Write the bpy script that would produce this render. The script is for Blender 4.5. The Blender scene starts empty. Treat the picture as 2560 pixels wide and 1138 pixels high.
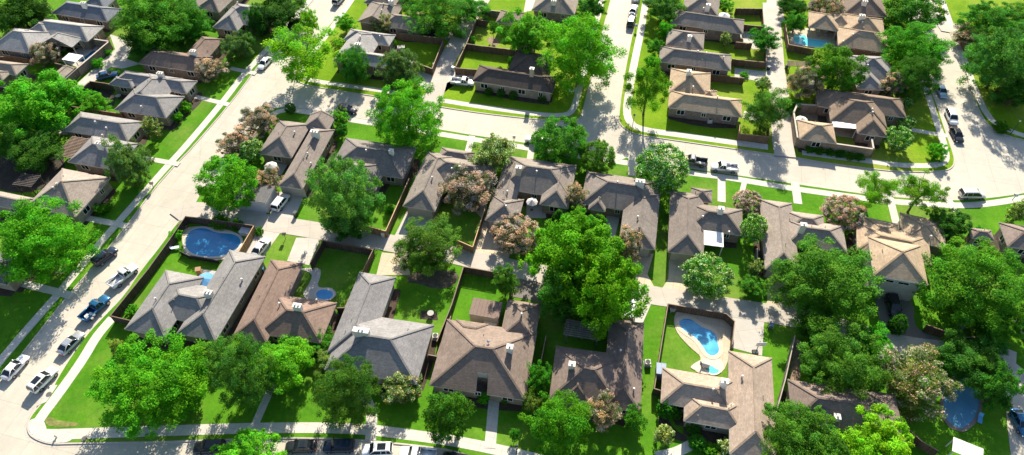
import bpy, bmesh, math, random
import numpy as np
from mathutils import Vector, Matrix
R = math.radians
random.seed(7)
scene = bpy.context.scene
COL = scene.collection

# ------------------------------------------------------------------ camera survey
# The photograph was taken by a drone 95 m up, looking 49 degrees below the horizon through a 24 mm lens.
FPX, PITCH, HCAM = 1700.0, R(49), 95.0
CP, SP = math.cos(PITCH), math.sin(PITCH)
def A(p, z=0.0):
    """point of the photograph (2560x1138) -> surveyed position at height z"""
    x = (p[0]-1280)/FPX; y = -(p[1]-569)/FPX
    r = (x, CP+y*SP, -SP+y*CP)
    t = (HCAM-z)/-r[2]
    return Vector((r[0]*t, r[1]*t, z))
def depth_at(v):      # distance along the optical axis
    return v.y*CP + (HCAM-v.z)*SP
K = 660/1878
def mk(ox, oy, k=K):
    def f(*c):
        if len(c) == 2 and not isinstance(c[0], tuple): return (ox+c[0]*k, oy+c[1]*k)
        return [(ox+q[0]*k, oy+q[1]*k) for q in c]
    return f
qa, qb, qc, qd = mk(0,0), mk(600,0), mk(1200,0), mk(1900,0)
qe, qf, qg, qh = mk(0,370), mk(600,370), mk(1200,370), mk(1900,370)
qi, qj, qk, ql = mk(0,738), mk(600,738), mk(1200,738), mk(1900,738)
z1 = mk(0,380,320/1821); z2 = mk(560,260,340/1290); z5 = mk(2200,640,360/1366); z6 = mk(2200,900,360/1721); z7 = mk(0,0,320/1821)
zr = mk(1840,0,220/626); zt = mk(880,0,480/2483); zm = mk(1600,880,360/1588); zy = mk(1140,640,320/1655); zu = mk(2200,0,360/2048)
px = mk(0,0,1.0)

# ------------------------------------------------------------------ objects
def tag(o, label=None, cat=None, group=None, kind=None):
    if label: o['label'] = label
    if cat: o['category'] = cat
    if group: o['group'] = group
    if kind: o['kind'] = kind
    return o
def empty(name, loc, label, cat, group=None, rz=0.0):
    o = bpy.data.objects.new(name, None); COL.objects.link(o)
    o.empty_display_size = 0.3
    o.location = loc; o.rotation_euler = (0,0,rz)
    return tag(o, label, cat, group)

class MB:
    """collects faces, links them as one mesh object"""
    def __init__(s): s.v=[]; s.f=[]; s.m=[]
    def face(s, pts, mat=0):
        b=len(s.v); s.v += [tuple(p) for p in pts]; s.f.append(tuple(range(b,b+len(pts)))); s.m.append(mat)
    def solid(s, verts, faces, mat=0):
        b=len(s.v); s.v += [tuple(p) for p in verts]
        for f in faces: s.f.append(tuple(b+i for i in f)); s.m.append(mat)
    def obox(s, o, u, v, w, mat=0):      # box from corner o along three edge vectors
        o,u,v,w = map(Vector,(o,u,v,w))
        if u.cross(v).dot(w) < 0: u,v = v,u
        P=[o,o+u,o+u+v,o+v,o+w,o+u+w,o+u+v+w,o+v+w]
        s.solid(P,[(3,2,1,0),(4,5,6,7),(0,1,5,4),(1,2,6,5),(2,3,7,6),(3,0,4,7)],mat)
    def box(s, c, d, rz=0.0, mat=0):     # box centred at c
        cs,sn=math.cos(rz),math.sin(rz); dx,dy,dz=d
        u=Vector((cs*dx,sn*dx,0)); v=Vector((-sn*dy,cs*dy,0)); w=Vector((0,0,dz))
        s.obox(Vector(c)-u/2-v/2-w/2,u,v,w,mat)
    def tube(s, a, b, r0, r1=None, n=8, mat=0, caps=True):
        a,b=Vector(a),Vector(b); r1=r0 if r1 is None else r1
        d=(b-a).normalized(); h=Vector((0,0,1)) if abs(d.z)<.9 else Vector((1,0,0))
        u=d.cross(h).normalized(); v=d.cross(u)
        V=[]
        for p,r in ((a,r0),(b,r1)):
            for i in range(n):
                t=2*math.pi*i/n; V.append(p+u*r*math.cos(t)+v*r*math.sin(t))
        F=[(i,i+n,(i+1)%n+n,(i+1)%n) for i in range(n)]
        if caps: F += [tuple(range(n)), tuple(range(2*n-1,n-1,-1))]
        s.solid(V,F,mat)
    def prism(s, poly, z0, z1, mat=0, bottom=True):
        n=len(poly)
        area=sum(poly[i][0]*poly[(i+1)%n][1]-poly[(i+1)%n][0]*poly[i][1] for i in range(n))
        if area<0: poly=poly[::-1]
        V=[(p[0],p[1],z0) for p in poly]+[(p[0],p[1],z1) for p in poly]
        F=[tuple(range(n,2*n))]+[(i,(i+1)%n,(i+1)%n+n,i+n) for i in range(n)]
        if bottom: F.append(tuple(range(n-1,-1,-1)))
        s.solid(V,F,mat)
    def build(s, name, mats, parent=None, origin=None, smooth=False, recalc=False, uv=True):
        me=bpy.data.meshes.new(name)
        o0=Vector(origin) if origin is not None else Vector((0,0,0))
        V=[(p[0]-o0.x,p[1]-o0.y,p[2]-o0.z) for p in s.v]
        me.from_pydata(V,[],s.f)
        if not isinstance(mats,(list,tuple)): mats=[mats]
        for m in mats: me.materials.append(m)
        me.polygons.foreach_set('material_index',[min(i,len(mats)-1) for i in s.m])
        if recalc:
            bm=bmesh.new(); bm.from_mesh(me); bmesh.ops.recalc_face_normals(bm,faces=bm.faces); bm.to_mesh(me); bm.free()
        if smooth: me.polygons.foreach_set('use_smooth',[True]*len(me.polygons))
        if uv: planar_uv(me)
        me.update()
        o=bpy.data.objects.new(name,me); COL.objects.link(o)
        if parent is not None: o.parent=parent
        return o
def planar_uv(me):
    L=me.uv_layers.new(name='UV'); data=np.zeros(len(me.loops)*2)
    vs=me.vertices; lo=me.loops
    for p in me.polygons:
        n=p.normal
        if abs(n.z)>0.995: h=Vector((1,0,0)); v=Vector((0,1,0))
        else:
            h=Vector((-n.y,n.x,0)).normalized(); v=n.cross(h)
        for li in p.loop_indices:
            c=vs[lo[li].vertex_index].co
            data[2*li]=c.dot(h); data[2*li+1]=c.dot(v)
    L.data.foreach_set('uv',data)

# ------------------------------------------------------------------ materials
MATS={}
class NT:
    def __init__(s,name):
        s.m=bpy.data.materials.new(name); s.m.use_nodes=True; s.t=s.m.node_tree
        s.p=s.t.nodes['Principled BSDF']; s.out=s.t.nodes['Material Output']
        s.p.inputs['Specular IOR Level'].default_value=0.25
    def n(s,typ,**kw):
        nd=s.t.nodes.new(typ)
        for k,v in kw.items():
            if hasattr(nd,k): setattr(nd,k,v)
            else: nd.inputs[k.replace('_',' ')].default_value=v
        return nd
    def l(s,a,b): s.t.links.new(a,b)
    def noise(s,vec,scale,detail=4,rough=.6):
        nd=s.n('ShaderNodeTexNoise'); nd.inputs['Scale'].default_value=scale; nd.inputs['Detail'].default_value=detail; nd.inputs['Roughness'].default_value=rough
        if vec is not None: s.l(vec,nd.inputs['Vector'])
        return nd.outputs['Fac']
    def ramp(s,fac,stops):
        nd=s.n('ShaderNodeValToRGB'); cr=nd.color_ramp
        while len(cr.elements)<len(stops): cr.elements.new(.5)
        for e,(p,c) in zip(cr.elements,stops):
            e.position=p; e.color=(c,c,c,1) if isinstance(c,(int,float)) else (*c,1)
        s.l(fac,nd.inputs['Fac']); return nd.outputs['Color']
    def mix(s,fac,a,b,mode='MIX'):
        nd=s.n('ShaderNodeMix',data_type='RGBA',blend_type=mode)
        for k,v in (('Factor',fac),('A',a),('B',b)):
            i=[q for q in nd.inputs if q.name==k and (q.type=='RGBA' if k!='Factor' else q.type=='VALUE')][0]
            if isinstance(v,(int,float)): i.default_value=v
            elif isinstance(v,tuple): i.default_value=(*v,1) if len(v)==3 else v
            else: s.l(v,i)
        return [q for q in nd.outputs if q.type=='RGBA'][0]
    def bump(s,h,strength,dist):
        nd=s.n('ShaderNodeBump'); nd.inputs['Strength'].default_value=strength; nd.inputs['Distance'].default_value=dist
        s.l(h,nd.inputs['Height']); s.l(nd.outputs['Normal'],s.p.inputs['Normal'])
    def world(s):
        return s.n('ShaderNodeNewGeometry').outputs['Position']
    def uv(s): return s.n('ShaderNodeUVMap').outputs['UV']
    def scale(s,vec,sc):
        nd=s.n('ShaderNodeMapping'); nd.inputs['Scale'].default_value=sc; s.l(vec,nd.inputs['Vector']); return nd.outputs['Vector']
def cached(f):
    def g(*a):
        k=(f.__name__,)+a
        if k not in MATS: MATS[k]=f(*a)
        return MATS[k]
    return g
def sc(c,k): return tuple(min(1,x*k) for x in c)

@cached
def m_plain(col,rough=.7,metal=0.0,spec=.3):
    t=NT('painted'); w=t.world()
    c=t.mix(t.ramp(t.noise(w,1.3,5),[(.3,0),(.75,1)]),sc(col,.88),sc(col,1.06))
    t.l(c,t.p.inputs['Base Color']); t.p.inputs['Roughness'].default_value=rough; t.p.inputs['Metallic'].default_value=metal
    t.p.inputs['Specular IOR Level'].default_value=spec
    return t.m
@cached
def m_shingle(col):
    t=NT('roof_shingle'); uv=t.uv(); w=t.world()
    br=t.n('ShaderNodeTexBrick',offset=.5,squash=1.0)
    br.inputs['Color1'].default_value=(*sc(col,.86),1); br.inputs['Color2'].default_value=(*sc(col,1.14),1); br.inputs['Mortar'].default_value=(*sc(col,.7),1)
    br.inputs['Scale'].default_value=1; br.inputs['Mortar Size'].default_value=.018; br.inputs['Mortar Smooth'].default_value=.3
    br.inputs['Brick Width'].default_value=.42; br.inputs['Row Height'].default_value=.21
    t.l(uv,br.inputs['Vector'])
    n1=t.ramp(t.noise(w,.35,5,.62),[(.32,.86),(.68,1.10)])
    c=t.mix(1.0,br.outputs['Color'],n1,'MULTIPLY')
    st=t.ramp(t.noise(t.scale(uv,(2.2,.16,1)),1.0,4,.6),[(.35,.92),(.6,1.04)])
    c=t.mix(.8,c,st,'MULTIPLY')
    n3=t.ramp(t.noise(w,9.0,3,.7),[(.25,.85),(.75,1.13)])
    c=t.mix(1.0,c,n3,'MULTIPLY')
    t.l(c,t.p.inputs['Base Color']); t.p.inputs['Roughness'].default_value=.95; t.p.inputs['Specular IOR Level'].default_value=.12
    # stepped courses: each course rises towards its lower edge, with a ragged butt line
    sx=t.n('ShaderNodeSeparateXYZ'); t.l(uv,sx.inputs[0])
    ad=t.n('ShaderNodeMath',operation='ADD'); t.l(sx.outputs['Y'],ad.inputs[0])
    nz=t.n('ShaderNodeMath',operation='MULTIPLY'); t.l(t.noise(uv,1.6,3),nz.inputs[0]); nz.inputs[1].default_value=.16; t.l(nz.outputs[0],ad.inputs[1])
    dv=t.n('ShaderNodeMath',operation='DIVIDE'); t.l(ad.outputs[0],dv.inputs[0]); dv.inputs[1].default_value=.42
    fr=t.n('ShaderNodeMath',operation='FRACT'); t.l(dv.outputs[0],fr.inputs[0])
    inv=t.n('ShaderNodeMath',operation='SUBTRACT'); inv.inputs[0].default_value=1; t.l(fr.outputs[0],inv.inputs[1])
    t.bump(inv.outputs[0],.22,.04)
    return t.m
@cached
def m_brick(col):
    t=NT('wall_brick'); uv=t.uv(); w=t.world()
    br=t.n('ShaderNodeTexBrick'); br.inputs['Color1'].default_value=(*sc(col,.72),1); br.inputs['Color2'].default_value=(*sc(col,1.25),1); br.inputs['Mortar'].default_value=(.42,.38,.33,1)
    br.inputs['Scale'].default_value=1; br.inputs['Mortar Size'].default_value=.012; br.inputs['Brick Width'].default_value=.26; br.inputs['Row Height'].default_value=.09
    t.l(uv,br.inputs['Vector'])
    c=t.mix(1.0,br.outputs['Color'],t.ramp(t.noise(w,.9,4),[(.3,.75),(.7,1.15)]),'MULTIPLY')
    t.l(c,t.p.inputs['Base Color']); t.p.inputs['Roughness'].default_value=.9
    t.bump(br.outputs['Fac'],.3,.02)
    return t.m
@cached
def m_wood(col):
    t=NT('fence_wood'); uv=t.uv(); w=t.world()
    br=t.n('ShaderNodeTexBrick',offset=0.0); br.inputs['Color1'].default_value=(*sc(col,.78),1); br.inputs['Color2'].default_value=(*sc(col,1.2),1); br.inputs['Mortar'].default_value=(*sc(col,.35),1)
    br.inputs['Scale'].default_value=1; br.inputs['Mortar Size'].default_value=.012; br.inputs['Brick Width'].default_value=.155; br.inputs['Row Height'].default_value=8
    t.l(uv,br.inputs['Vector'])
    c=t.mix(1.0,br.outputs['Color'],t.ramp(t.noise(t.scale(uv,(6,.6,1)),1.0,4),[(.3,.7),(.7,1.2)]),'MULTIPLY')
    c=t.mix(1.0,c,t.ramp(t.noise(w,.4,3),[(.3,.8),(.7,1.15)]),'MULTIPLY')
    t.l(c,t.p.inputs['Base Color']); t.p.inputs['Roughness'].default_value=.9
    return t.m
@cached
def m_concrete(col,joint=4.5,rot=0.0,stain=1.0):
    t=NT('concrete'); w=t.world()
    mp=t.n('ShaderNodeMapping'); mp.inputs['Rotation'].default_value=(0,0,rot); t.l(w,mp.inputs['Vector'])
    c=t.mix(t.ramp(t.noise(w,.06,5,.65),[(.3,0),(.7,1)]),sc(col,.90),sc(col,1.06))
    c=t.mix(1.0,c,t.ramp(t.noise(w,.55,5,.7),[(.25,.90),(.7,1.05)]),'MULTIPLY')
    c=t.mix(1.0,c,t.ramp(t.noise(w,6.0,4,.7),[(.25,.93),(.75,1.05)]),'MULTIPLY')
    # worn wheel tracks and oil marks: stretched noise along the slab direction
    tr=t.ramp(t.noise(t.scale(mp.outputs['Vector'],(.06,.3,1)),1.0,4,.6),[(.40,1-.06*stain),(.60,1.01)])
    c=t.mix(.9,c,tr,'MULTIPLY')
    if joint>0:
        br=t.n('ShaderNodeTexBrick',offset=0.0); br.inputs['Color1'].default_value=(1,1,1,1); br.inputs['Color2'].default_value=(.95,.95,.94,1); br.inputs['Mortar'].default_value=(.55,.52,.48,1)
        br.inputs['Scale'].default_value=1; br.inputs['Mortar Size'].default_value=.018; br.inputs['Brick Width'].default_value=joint; br.inputs['Row Height'].default_value=joint
        t.l(mp.outputs['Vector'],br.inputs['Vector'])
        c=t.mix(1.0,c,br.outputs['Color'],'MULTIPLY')
    # hairline cracks
    vo=t.n('ShaderNodeTexVoronoi',feature='DISTANCE_TO_EDGE'); vo.inputs['Scale'].default_value=.11
    wv=t.mix(.12,w,t.n('ShaderNodeTexNoise').outputs['Color']); t.l(w,vo.inputs['Vector'])
    ck=t.ramp(vo.outputs['Distance'],[(0.0,.72),(.0035,1.0)])
    c=t.mix(.5*stain,c,ck,'MULTIPLY')
    t.l(c,t.p.inputs['Base Color']); t.p.inputs['Roughness'].default_value=.8; t.p.inputs['Specular IOR Level'].default_value=.3
    t.bump(t.noise(w,25,3),.12,.02)
    return t.m
@cached
def m_grass(dark,light,dry):
    t=NT('grass'); w=t.world()
    c=t.mix(t.ramp(t.noise(w,.16,5,.65),[(.34,0),(.68,1)]),dark,light)
    c=t.mix(t.ramp(t.noise(w,.045,4,.6),[(.5,0),(.74,.75)]),c,dry)
    c=t.mix(t.ramp(t.noise(w,.5,6,.75),[(.6,0),(.82,.5)]),c,sc(dry,1.1))
    c=t.mix(1.0,c,t.ramp(t.noise(w,1.6,4,.75),[(.28,.80),(.72,1.18)]),'MULTIPLY')
    c=t.mix(1.0,c,t.ramp(t.noise(w,8.0,3,.8),[(.25,.72),(.75,1.24)]),'MULTIPLY')
    t.l(c,t.p.inputs['Base Color']); t.p.inputs['Roughness'].default_value=.95; t.p.inputs['Specular IOR Level'].default_value=.05
    t.bump(t.noise(w,9,4,.8),.5,.06)
    return t.m
@cached
def m_dirt(col):
    t=NT('soil'); w=t.world()
    c=t.mix(t.ramp(t.noise(w,1.2,6,.75),[(.35,0),(.65,1)]),sc(col,.6),sc(col,1.3))
    t.l(c,t.p.inputs['Base Color']); t.p.inputs['Roughness'].default_value=1; t.bump(t.noise(w,5,4),.6,.08)
    return t.m
@cached
def m_water(deep,shallow):
    t=NT('pool_water'); w=t.world()
    c=t.mix(t.ramp(t.noise(w,.22,3),[(.4,0),(.7,1)]),deep,shallow)
    vo=t.n('ShaderNodeTexVoronoi',feature='SMOOTH_F1'); vo.inputs['Scale'].default_value=1.4; t.l(w,vo.inputs['Vector'])
    c=t.mix(.15,c,t.ramp(vo.outputs['Distance'],[(.2,.8),(.8,1.5)]),'MULTIPLY')
    t.l(c,t.p.inputs['Base Color']); t.p.inputs['Roughness'].default_value=.14; t.p.inputs['Specular IOR Level'].default_value=.5
    t.bump(t.noise(w,1.5,2),.05,.03)
    return t.m
@cached
def m_glass():
    t=NT('window_glass'); t.p.inputs['Base Color'].default_value=(.012,.016,.02,1); t.p.inputs['Roughness'].default_value=.07; t.p.inputs['Specular IOR Level'].default_value=.55
    return t.m
@cached
def m_carpaint(col,metal):
    t=NT('car_paint'); w=t.world()
    c=t.mix(t.ramp(t.noise(w,2.0,4),[(.35,0),(.7,1)]),sc(col,.93),col)
    t.l(c,t.p.inputs['Base Color']); t.p.inputs['Roughness'].default_value=.28; t.p.inputs['Metallic'].default_value=metal
    t.p.inputs['Coat Weight'].default_value=.6; t.p.inputs['Coat Roughness'].default_value=.06
    return t.m
@cached
def m_leaf(kind):
    """foliage: colour of the tree (object colour) times a leaf-to-leaf variation"""
    t=NT('foliage')
    oi=t.n('ShaderNodeObjectInfo'); at=t.n('ShaderNodeAttribute',attribute_name='tint')
    if kind=='leaf': base=oi.outputs['Color']
    elif kind=='pink': base=t.mix(0.0,(.56,.39,.35),(0,0,0))
    else: base=t.mix(0.0,(.70,.72,.44),(0,0,0))
    c=t.mix(1.0,base,at.outputs['Color'],'MULTIPLY')
    hs=t.n('ShaderNodeHueSaturation')
    t.l(c,hs.inputs['Color'])
    mr=t.n('ShaderNodeMapRange'); mr.inputs['To Min'].default_value=.975; mr.inputs['To Max'].default_value=1.025
    mr.inputs['To Min'].default_value=.49; mr.inputs['To Max'].default_value=.51
    t.l(oi.outputs['Random'],mr.inputs['Value']); t.l(mr.outputs[0],hs.inputs['Hue'])
    c=hs.outputs['Color']
    t.l(c,t.p.inputs['Base Color']); t.p.inputs['Roughness'].default_value=.75; t.p.inputs['Specular IOR Level'].default_value=.06
    tr=t.n('ShaderNodeBsdfTranslucent')
    tc=t.mix(1.0,c,(1.1,1.3,.6),'MULTIPLY'); t.l(tc,tr.inputs['Color'])
    ms=t.n('ShaderNodeMixShader'); ms.inputs[0].default_value=.40
    t.l(t.p.outputs[0],ms.inputs[1]); t.l(tr.outputs[0],ms.inputs[2]); t.l(ms.outputs[0],t.out.inputs['Surface'])
    return t.m
@cached
def m_bark():
    t=NT('bark'); w=t.world()
    c=t.mix(t.ramp(t.noise(t.scale(w,(4,4,.7)),1.5,4),[(.35,0),(.65,1)]),(.05,.037,.027),(.17,.13,.10))
    t.l(c,t.p.inputs['Base Color']); t.p.inputs['Roughness'].default_value=.95
    return t.m

# ------------------------------------------------------------------ setting: slabs
def chaikin(pts,n=2,closed=False):
    for _ in range(n):
        out=[]
        N=len(pts)
        rng=range(N) if closed else range(N-1)
        for i in rng:
            a,b=Vector(pts[i]),Vector(pts[(i+1)%N])
            out += [a*.75+b*.25, a*.25+b*.75]
        if not closed: out=[Vector(pts[0])]+out+[Vector(pts[-1])]
        pts=out
    return pts
def structure(name,mb,mat):
    o=mb.build(name,mat,uv=False); o['kind']='structure'; return o
_cnt={}
LEVEL={'walk':0.008,'drive':0.028,'alley':0.048,'patio':0.068,'bed':0.004}
def zlev(kind):
    _cnt[kind]=_cnt.get(kind,-1)+1
    return LEVEL[kind]+.004*(_cnt[kind]%5)
def slab(name,pts,mat,kind,smooth=False):
    P=[A(p) for p in pts]
    if smooth: P=chaikin(P,2,True)
    z=zlev(kind); mb=MB(); mb.prism([(p.x,p.y) for p in P],-.05,z,bottom=False)
    return structure(name,mb,mat)
def offset_line(P,d):
    out=[]
    N=len(P)
    for i in range(N):
        a=P[max(0,i-1)]; b=P[min(N-1,i+1)]
        t=(b-a); t.z=0; t.normalize(); n=Vector((-t.y,t.x,0))
        out.append(P[i]+n*d)
    return out
def strip(name,pts,width,mat,kind,smooth=True):
    P=[A(p) for p in pts]
    if smooth: P=chaikin(P,2)
    l=offset_line(P,width/2); r=offset_line(P,-width/2)
    z=zlev(kind); mb=MB()
    for i in range(len(P)-1):
        q=[Vector((*p.xy,z)) for p in (r[i],r[i+1],l[i+1],l[i])]
        mb.face(q)
        for a,b in ((r[i],r[i+1]),(l[i+1],l[i])):
            mb.face([(a.x,a.y,-.05),(b.x,b.y,-.05),(b.x,b.y,z),(a.x,a.y,z)])
    return structure(name,mb,mat)
def block(pts,grass,kerbmat,iters=2):
    """a raised city block: lawn sheet inside a concrete kerb"""
    P=chaikin([A(p) for p in pts],iters,True)
    N=len(P)
    area=sum(P[i].x*P[(i+1)%N].y-P[(i+1)%N].x*P[i].y for i in range(N))
    if area<0: P=P[::-1]
    def inset(d):
        o=[]
        for i in range(N):
            a,b,c=P[i-1],P[i],P[(i+1)%N]
            e1=(b-a); e2=(c-b); e1.z=e2.z=0; e1.normalize(); e2.normalize()
            n=Vector((-e1.y-e2.y,e1.x+e2.x,0)).normalized()
            k=max(.5,n.dot(Vector((-e1.y,e1.x,0))))
            o.append(b+n*d/k)
        return o
    I=inset(.22); G=inset(-.45)
    m=MB()
    for i in range(N):
        j=(i+1)%N
        m.face([(P[i].x,P[i].y,.006),(P[j].x,P[j].y,.006),(I[j].x,I[j].y,.006),(I[i].x,I[i].y,.006)])
        m.face([(P[i].x,P[i].y,-.14),(P[j].x,P[j].y,-.14),(P[j].x,P[j].y,.006),(P[i].x,P[i].y,.006)])
        m.face([(G[i].x,G[i].y,-.112),(G[j].x,G[j].y,-.112),(P[j].x,P[j].y,-.112),(P[i].x,P[i].y,-.112)])
    structure('kerb',m,kerbmat)
    m=MB(); m.face([(p.x,p.y,0) for p in inset(.1)])
    structure('lawn',m,grass)

# ------------------------------------------------------------------ houses
class Wing: pass
def wing_from(pts,z,ax=None):
    p0,p1,p2=[A(p,z) for p in pts]
    u=(p1-p0); L=u.length; u.normalize()
    if ax is not None:
        best=None
        for k in range(4):
            c=Vector((math.cos(ax+k*math.pi/2),math.sin(ax+k*math.pi/2),0))
            if best is None or c.dot(u)>best.dot(u): best=c
        if best.dot(u)>math.cos(R(14)): u=best; L=(p1-p0).dot(u)
    n=Vector((-u.y,u.x,0)); W=(p2-p0).dot(n)
    w=Wing(); w.O=p0; w.u=u; w.L=L; w.v=n if W>0 else -n; w.W=abs(W); w.z=z
    return w
HOUSES=[]; rng_=random.Random(3)
def W(q,*c,**o):      # a wing: three eave corners traced in one view of the photograph
    return ([q(*p) for p in c],o)
def house(name,label,wings,roofcol,wallcol,cat='house',group='houses of the neighbourhood',pitch=.53,trim=(.55,.5,.44),z=2.75,chimneys=(),vents=(),garage=(),axis=None,gutter=None,autowin=True,chimcol=(.75,.7,.62),doors=(),wallmat=None,nvent=2,dish=(),notch=()):
    ws=[]; ax=axis
    for i,wd in enumerate(wings):
        pts,o=wd
        w=wing_from(pts,o.get('z',z)+.007*i,ax)
        if ax is None: ax=math.atan2(w.u.y,w.u.x)
        # small inset so that flush wings never share a plane
        e=.006*i; w.O=w.O+(w.u+w.v)*e; w.L-=2*e; w.W-=2*e
        w.ends=o.get('ends','hh'); w.pitch=o.get('pitch',pitch); w.flat=o.get('flat',False); w.ridge=o.get('ridge'); w.open=o.get('open',False)
        w.win=o.get('win',True)
        ws.append(w)
    c=ws[0].O+ws[0].u*ws[0].L/2+ws[0].v*ws[0].W/2
    root=empty(name,(c.x,c.y,0),label,cat,group); o0=(c.x,c.y,0)
    RM=[m_shingle(sc(roofcol,1.3)),m_plain(trim),wallmat or m_brick(wallcol),m_shingle(sc(roofcol,1.05))]
    rf=MB(); wl=MB()
    for w in ws:
        z=w.z
        a,b=(w.u,w.v); La,Wb=w.L,w.W; O=w.O
        rid=w.ridge or ('u' if w.L>=w.W else 'v')
        if rid=='v': a,b=w.v,w.u; La,Wb=w.W,w.L
        w.a,w.b,w.La,w.Wb=a,b,La,Wb
        C=[O,O+a*La,O+a*La+b*Wb,O+b*Wb]
        if w.flat:
            up=Vector((0,0,1)); w.h=.0
            rf.obox(O+Vector((0,0,-.05)),a*La,b*Wb,Vector((0,0,.25)),0)
            rf.obox(O+Vector((0,0,-.06))-a*.03-b*.03,a*(La+.06),b*(Wb+.06),Vector((0,0,.18)),1)
        else:
            h=w.pitch*Wb/2; w.h=h
            h0=min(Wb/2 if w.ends[0]=='h' else 0, La/2); h1=min(Wb/2 if w.ends[1]=='h' else 0, La/2)
            r0=O+a*h0+b*(Wb/2)+Vector((0,0,h)); r1=O+a*(La-h1)+b*(Wb/2)+Vector((0,0,h))
            w.r0,w.r1=r0,r1
            D=Vector((0,0,-.17)); B=[p+D for p in C]
            V=C+[r0,r1]+B
            F=[((0,1,5,4),0),((2,3,4,5),0),((3,0,4),0 if w.ends[0]=='h' else 2),((1,2,5),0 if w.ends[1]=='h' else 2)]
            F+=[((6+i,6+(i+1)%4,(i+1)%4,i),1) for i in range(4)]+[((9,8,7,6),1)]
            flip=a.cross(b).z<0
            for f,m in F: rf.solid([V[i] for i in (f[::-1] if flip else f)],[tuple(range(len(f)))],m)
            # gable ends: overhanging rake boards
            for e,rr,(i,j) in (('0',r0,(3,0)),('1',r1,(1,2))):
                if w.ends[int(e)]!='h':
                    d=a*(.28 if e=='1' else -.28)
                    for k in (i,j):
                        q=C[k]; s=(rr-q)
                        rf.obox(q+Vector((0,0,-.06)),s,d,Vector((0,0,.14)),0)
            # ridge and hip caps
            cap=[(r0,r1)]
            if w.ends[0]=='h': cap+=[(C[0],r0),(C[3],r0)]
            if w.ends[1]=='h': cap+=[(C[1],r1),(C[2],r1)]
            for p,q in cap:
                d=q-p
                if d.length<.3: continue
                s=d.cross(Vector((0,0,1))).normalized()*.15
                rf.obox(p-s+Vector((0,0,.005)),d,s*2,Vector((0,0,.055)),3)
        if gutter:
            pass
        ins=.5 if not w.flat else .12
        w.ins=ins
        if not w.open:
            wl.obox(Vector((O.x,O.y,0))+(a+b)*ins+Vector((0,0,-.05)),a*(La-2*ins),b*(Wb-2*ins),Vector((0,0,z-.02 if not w.flat else z-.07)),0)
        else:
            for i,j in ((0,0),(0,1),(1,0),(1,1)):
                pm=MB(); pm.box(Vector((O.x,O.y,0))+a*(ins+i*(La-2*ins))+b*(ins+j*(Wb-2*ins))+Vector((0,0,z/2-.1)),(.22,.22,z-.1),0)
                pm.build('porch_post',[m_plain((.5,.42,.34))],root,o0)
    def zroof(x,y):
        best=0
        for w in ws:
            d=Vector((x,y,0))-Vector((w.O.x,w.O.y,0)); s=d.dot(w.a); t=d.dot(w.b)
            if -.01<=s<=w.La+.01 and -.01<=t<=w.Wb+.01:
                if w.flat: best=max(best,w.z+.2); continue
                k=min(t,w.Wb-t)
                if w.ends[0]=='h': k=min(k,s)
                if w.ends[1]=='h': k=min(k,w.La-s)
                best=max(best,w.z+k*w.pitch)
        return best
    roof=rf.build('roof',RM,root,o0)
    wall=wl.build('wall',[wallmat or m_brick(wallcol)],root,o0)
    for q,pts in notch:
        m=MB(); P=[A(q(*c),z) for c in pts]; m.prism([(c.x,c.y) for c in P],.06,9)
        cut=m.build('cutter',[m_plain(trim)],None,recalc=True)
        for ob in (roof,wall):
            md=ob.modifiers.new('notch','BOOLEAN'); md.object=cut; md.operation='DIFFERENCE'; md.solver='EXACT'; md.use_self=True
        bpy.context.view_layer.update(); dg=bpy.context.evaluated_depsgraph_get()
        for ob in (roof,wall):
            me=bpy.data.meshes.new_from_object(ob.evaluated_get(dg)); ob.modifiers.clear(); ob.data=me
        bpy.data.objects.remove(cut)
    axv=Vector((math.cos(ax),math.sin(ax),0)); rz=ax
    def onroof(p,dz):
        zz=8.0; last=None
        for k in range(90):
            q=A(p,zz)
            if zz-dz<=zroof(q.x,q.y): return q,zroof(q.x,q.y)
            zz-=.08
        q=A(p,3.2+dz); return q,3.2
    for ch in chimneys:
        p,wd,hh=ch if isinstance(ch[0],tuple) else (ch,1.25,1.3)
        q,zr=onroof(p,hh); m=MB(); top=zr+hh
        m.box((q.x,q.y,(zr-1.2+top)/2),(wd,.75,top-zr+1.2),rz,0)
        m.box((q.x,q.y,top+.04),(wd+.14,.9,.10),rz,1)
        for s in ((-.28,.28) if wd>1 else (0,)):
            m.box((q.x+math.cos(rz)*s,q.y+math.sin(rz)*s,top+.2),(.26,.3,.26),rz,1)
        m.build('chimney',[m_plain(chimcol,.8),m_plain((.62,.58,.52),.7)],roof,o0)
    vs=list(vents)
    for p in vs:
        q,zr=onroof(p,.4); m=MB(); m.tube((q.x,q.y,zr-.3),(q.x,q.y,zr+.55),.11,n=8,mat=0); m.tube((q.x,q.y,zr+.5),(q.x,q.y,zr+.66),.2,.14,n=8,mat=1)
        m.build('vent_pipe',[m_plain((.45,.42,.38),.5),m_plain((.7,.68,.64),.5)],roof,o0)
    rr=random.Random(len(HOUSES)*31+5)
    for k in range(nvent):
        w=rr.choice([q for q in ws])
        if w.flat or w.La<3: continue
        for _ in range(6):
            s=rr.uniform(.2,.8)*w.La; t=rr.uniform(.12,.88)*w.Wb
            q=w.O+w.a*s+w.b*t; zr=zroof(q.x,q.y)
            k2=min(t,w.Wb-t)
            if w.ends[0]=='h': k2=min(k2,s)
            if w.ends[1]=='h': k2=min(k2,w.La-s)
            if abs(zr-(w.z+k2*w.pitch))<.05: break
        m=MB(); m.tube((q.x,q.y,zr-.3),(q.x,q.y,zr+.4),.06,n=6)
        m.build('vent_pipe',[m_plain((.35,.33,.3),.6)],roof,o0)
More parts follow.
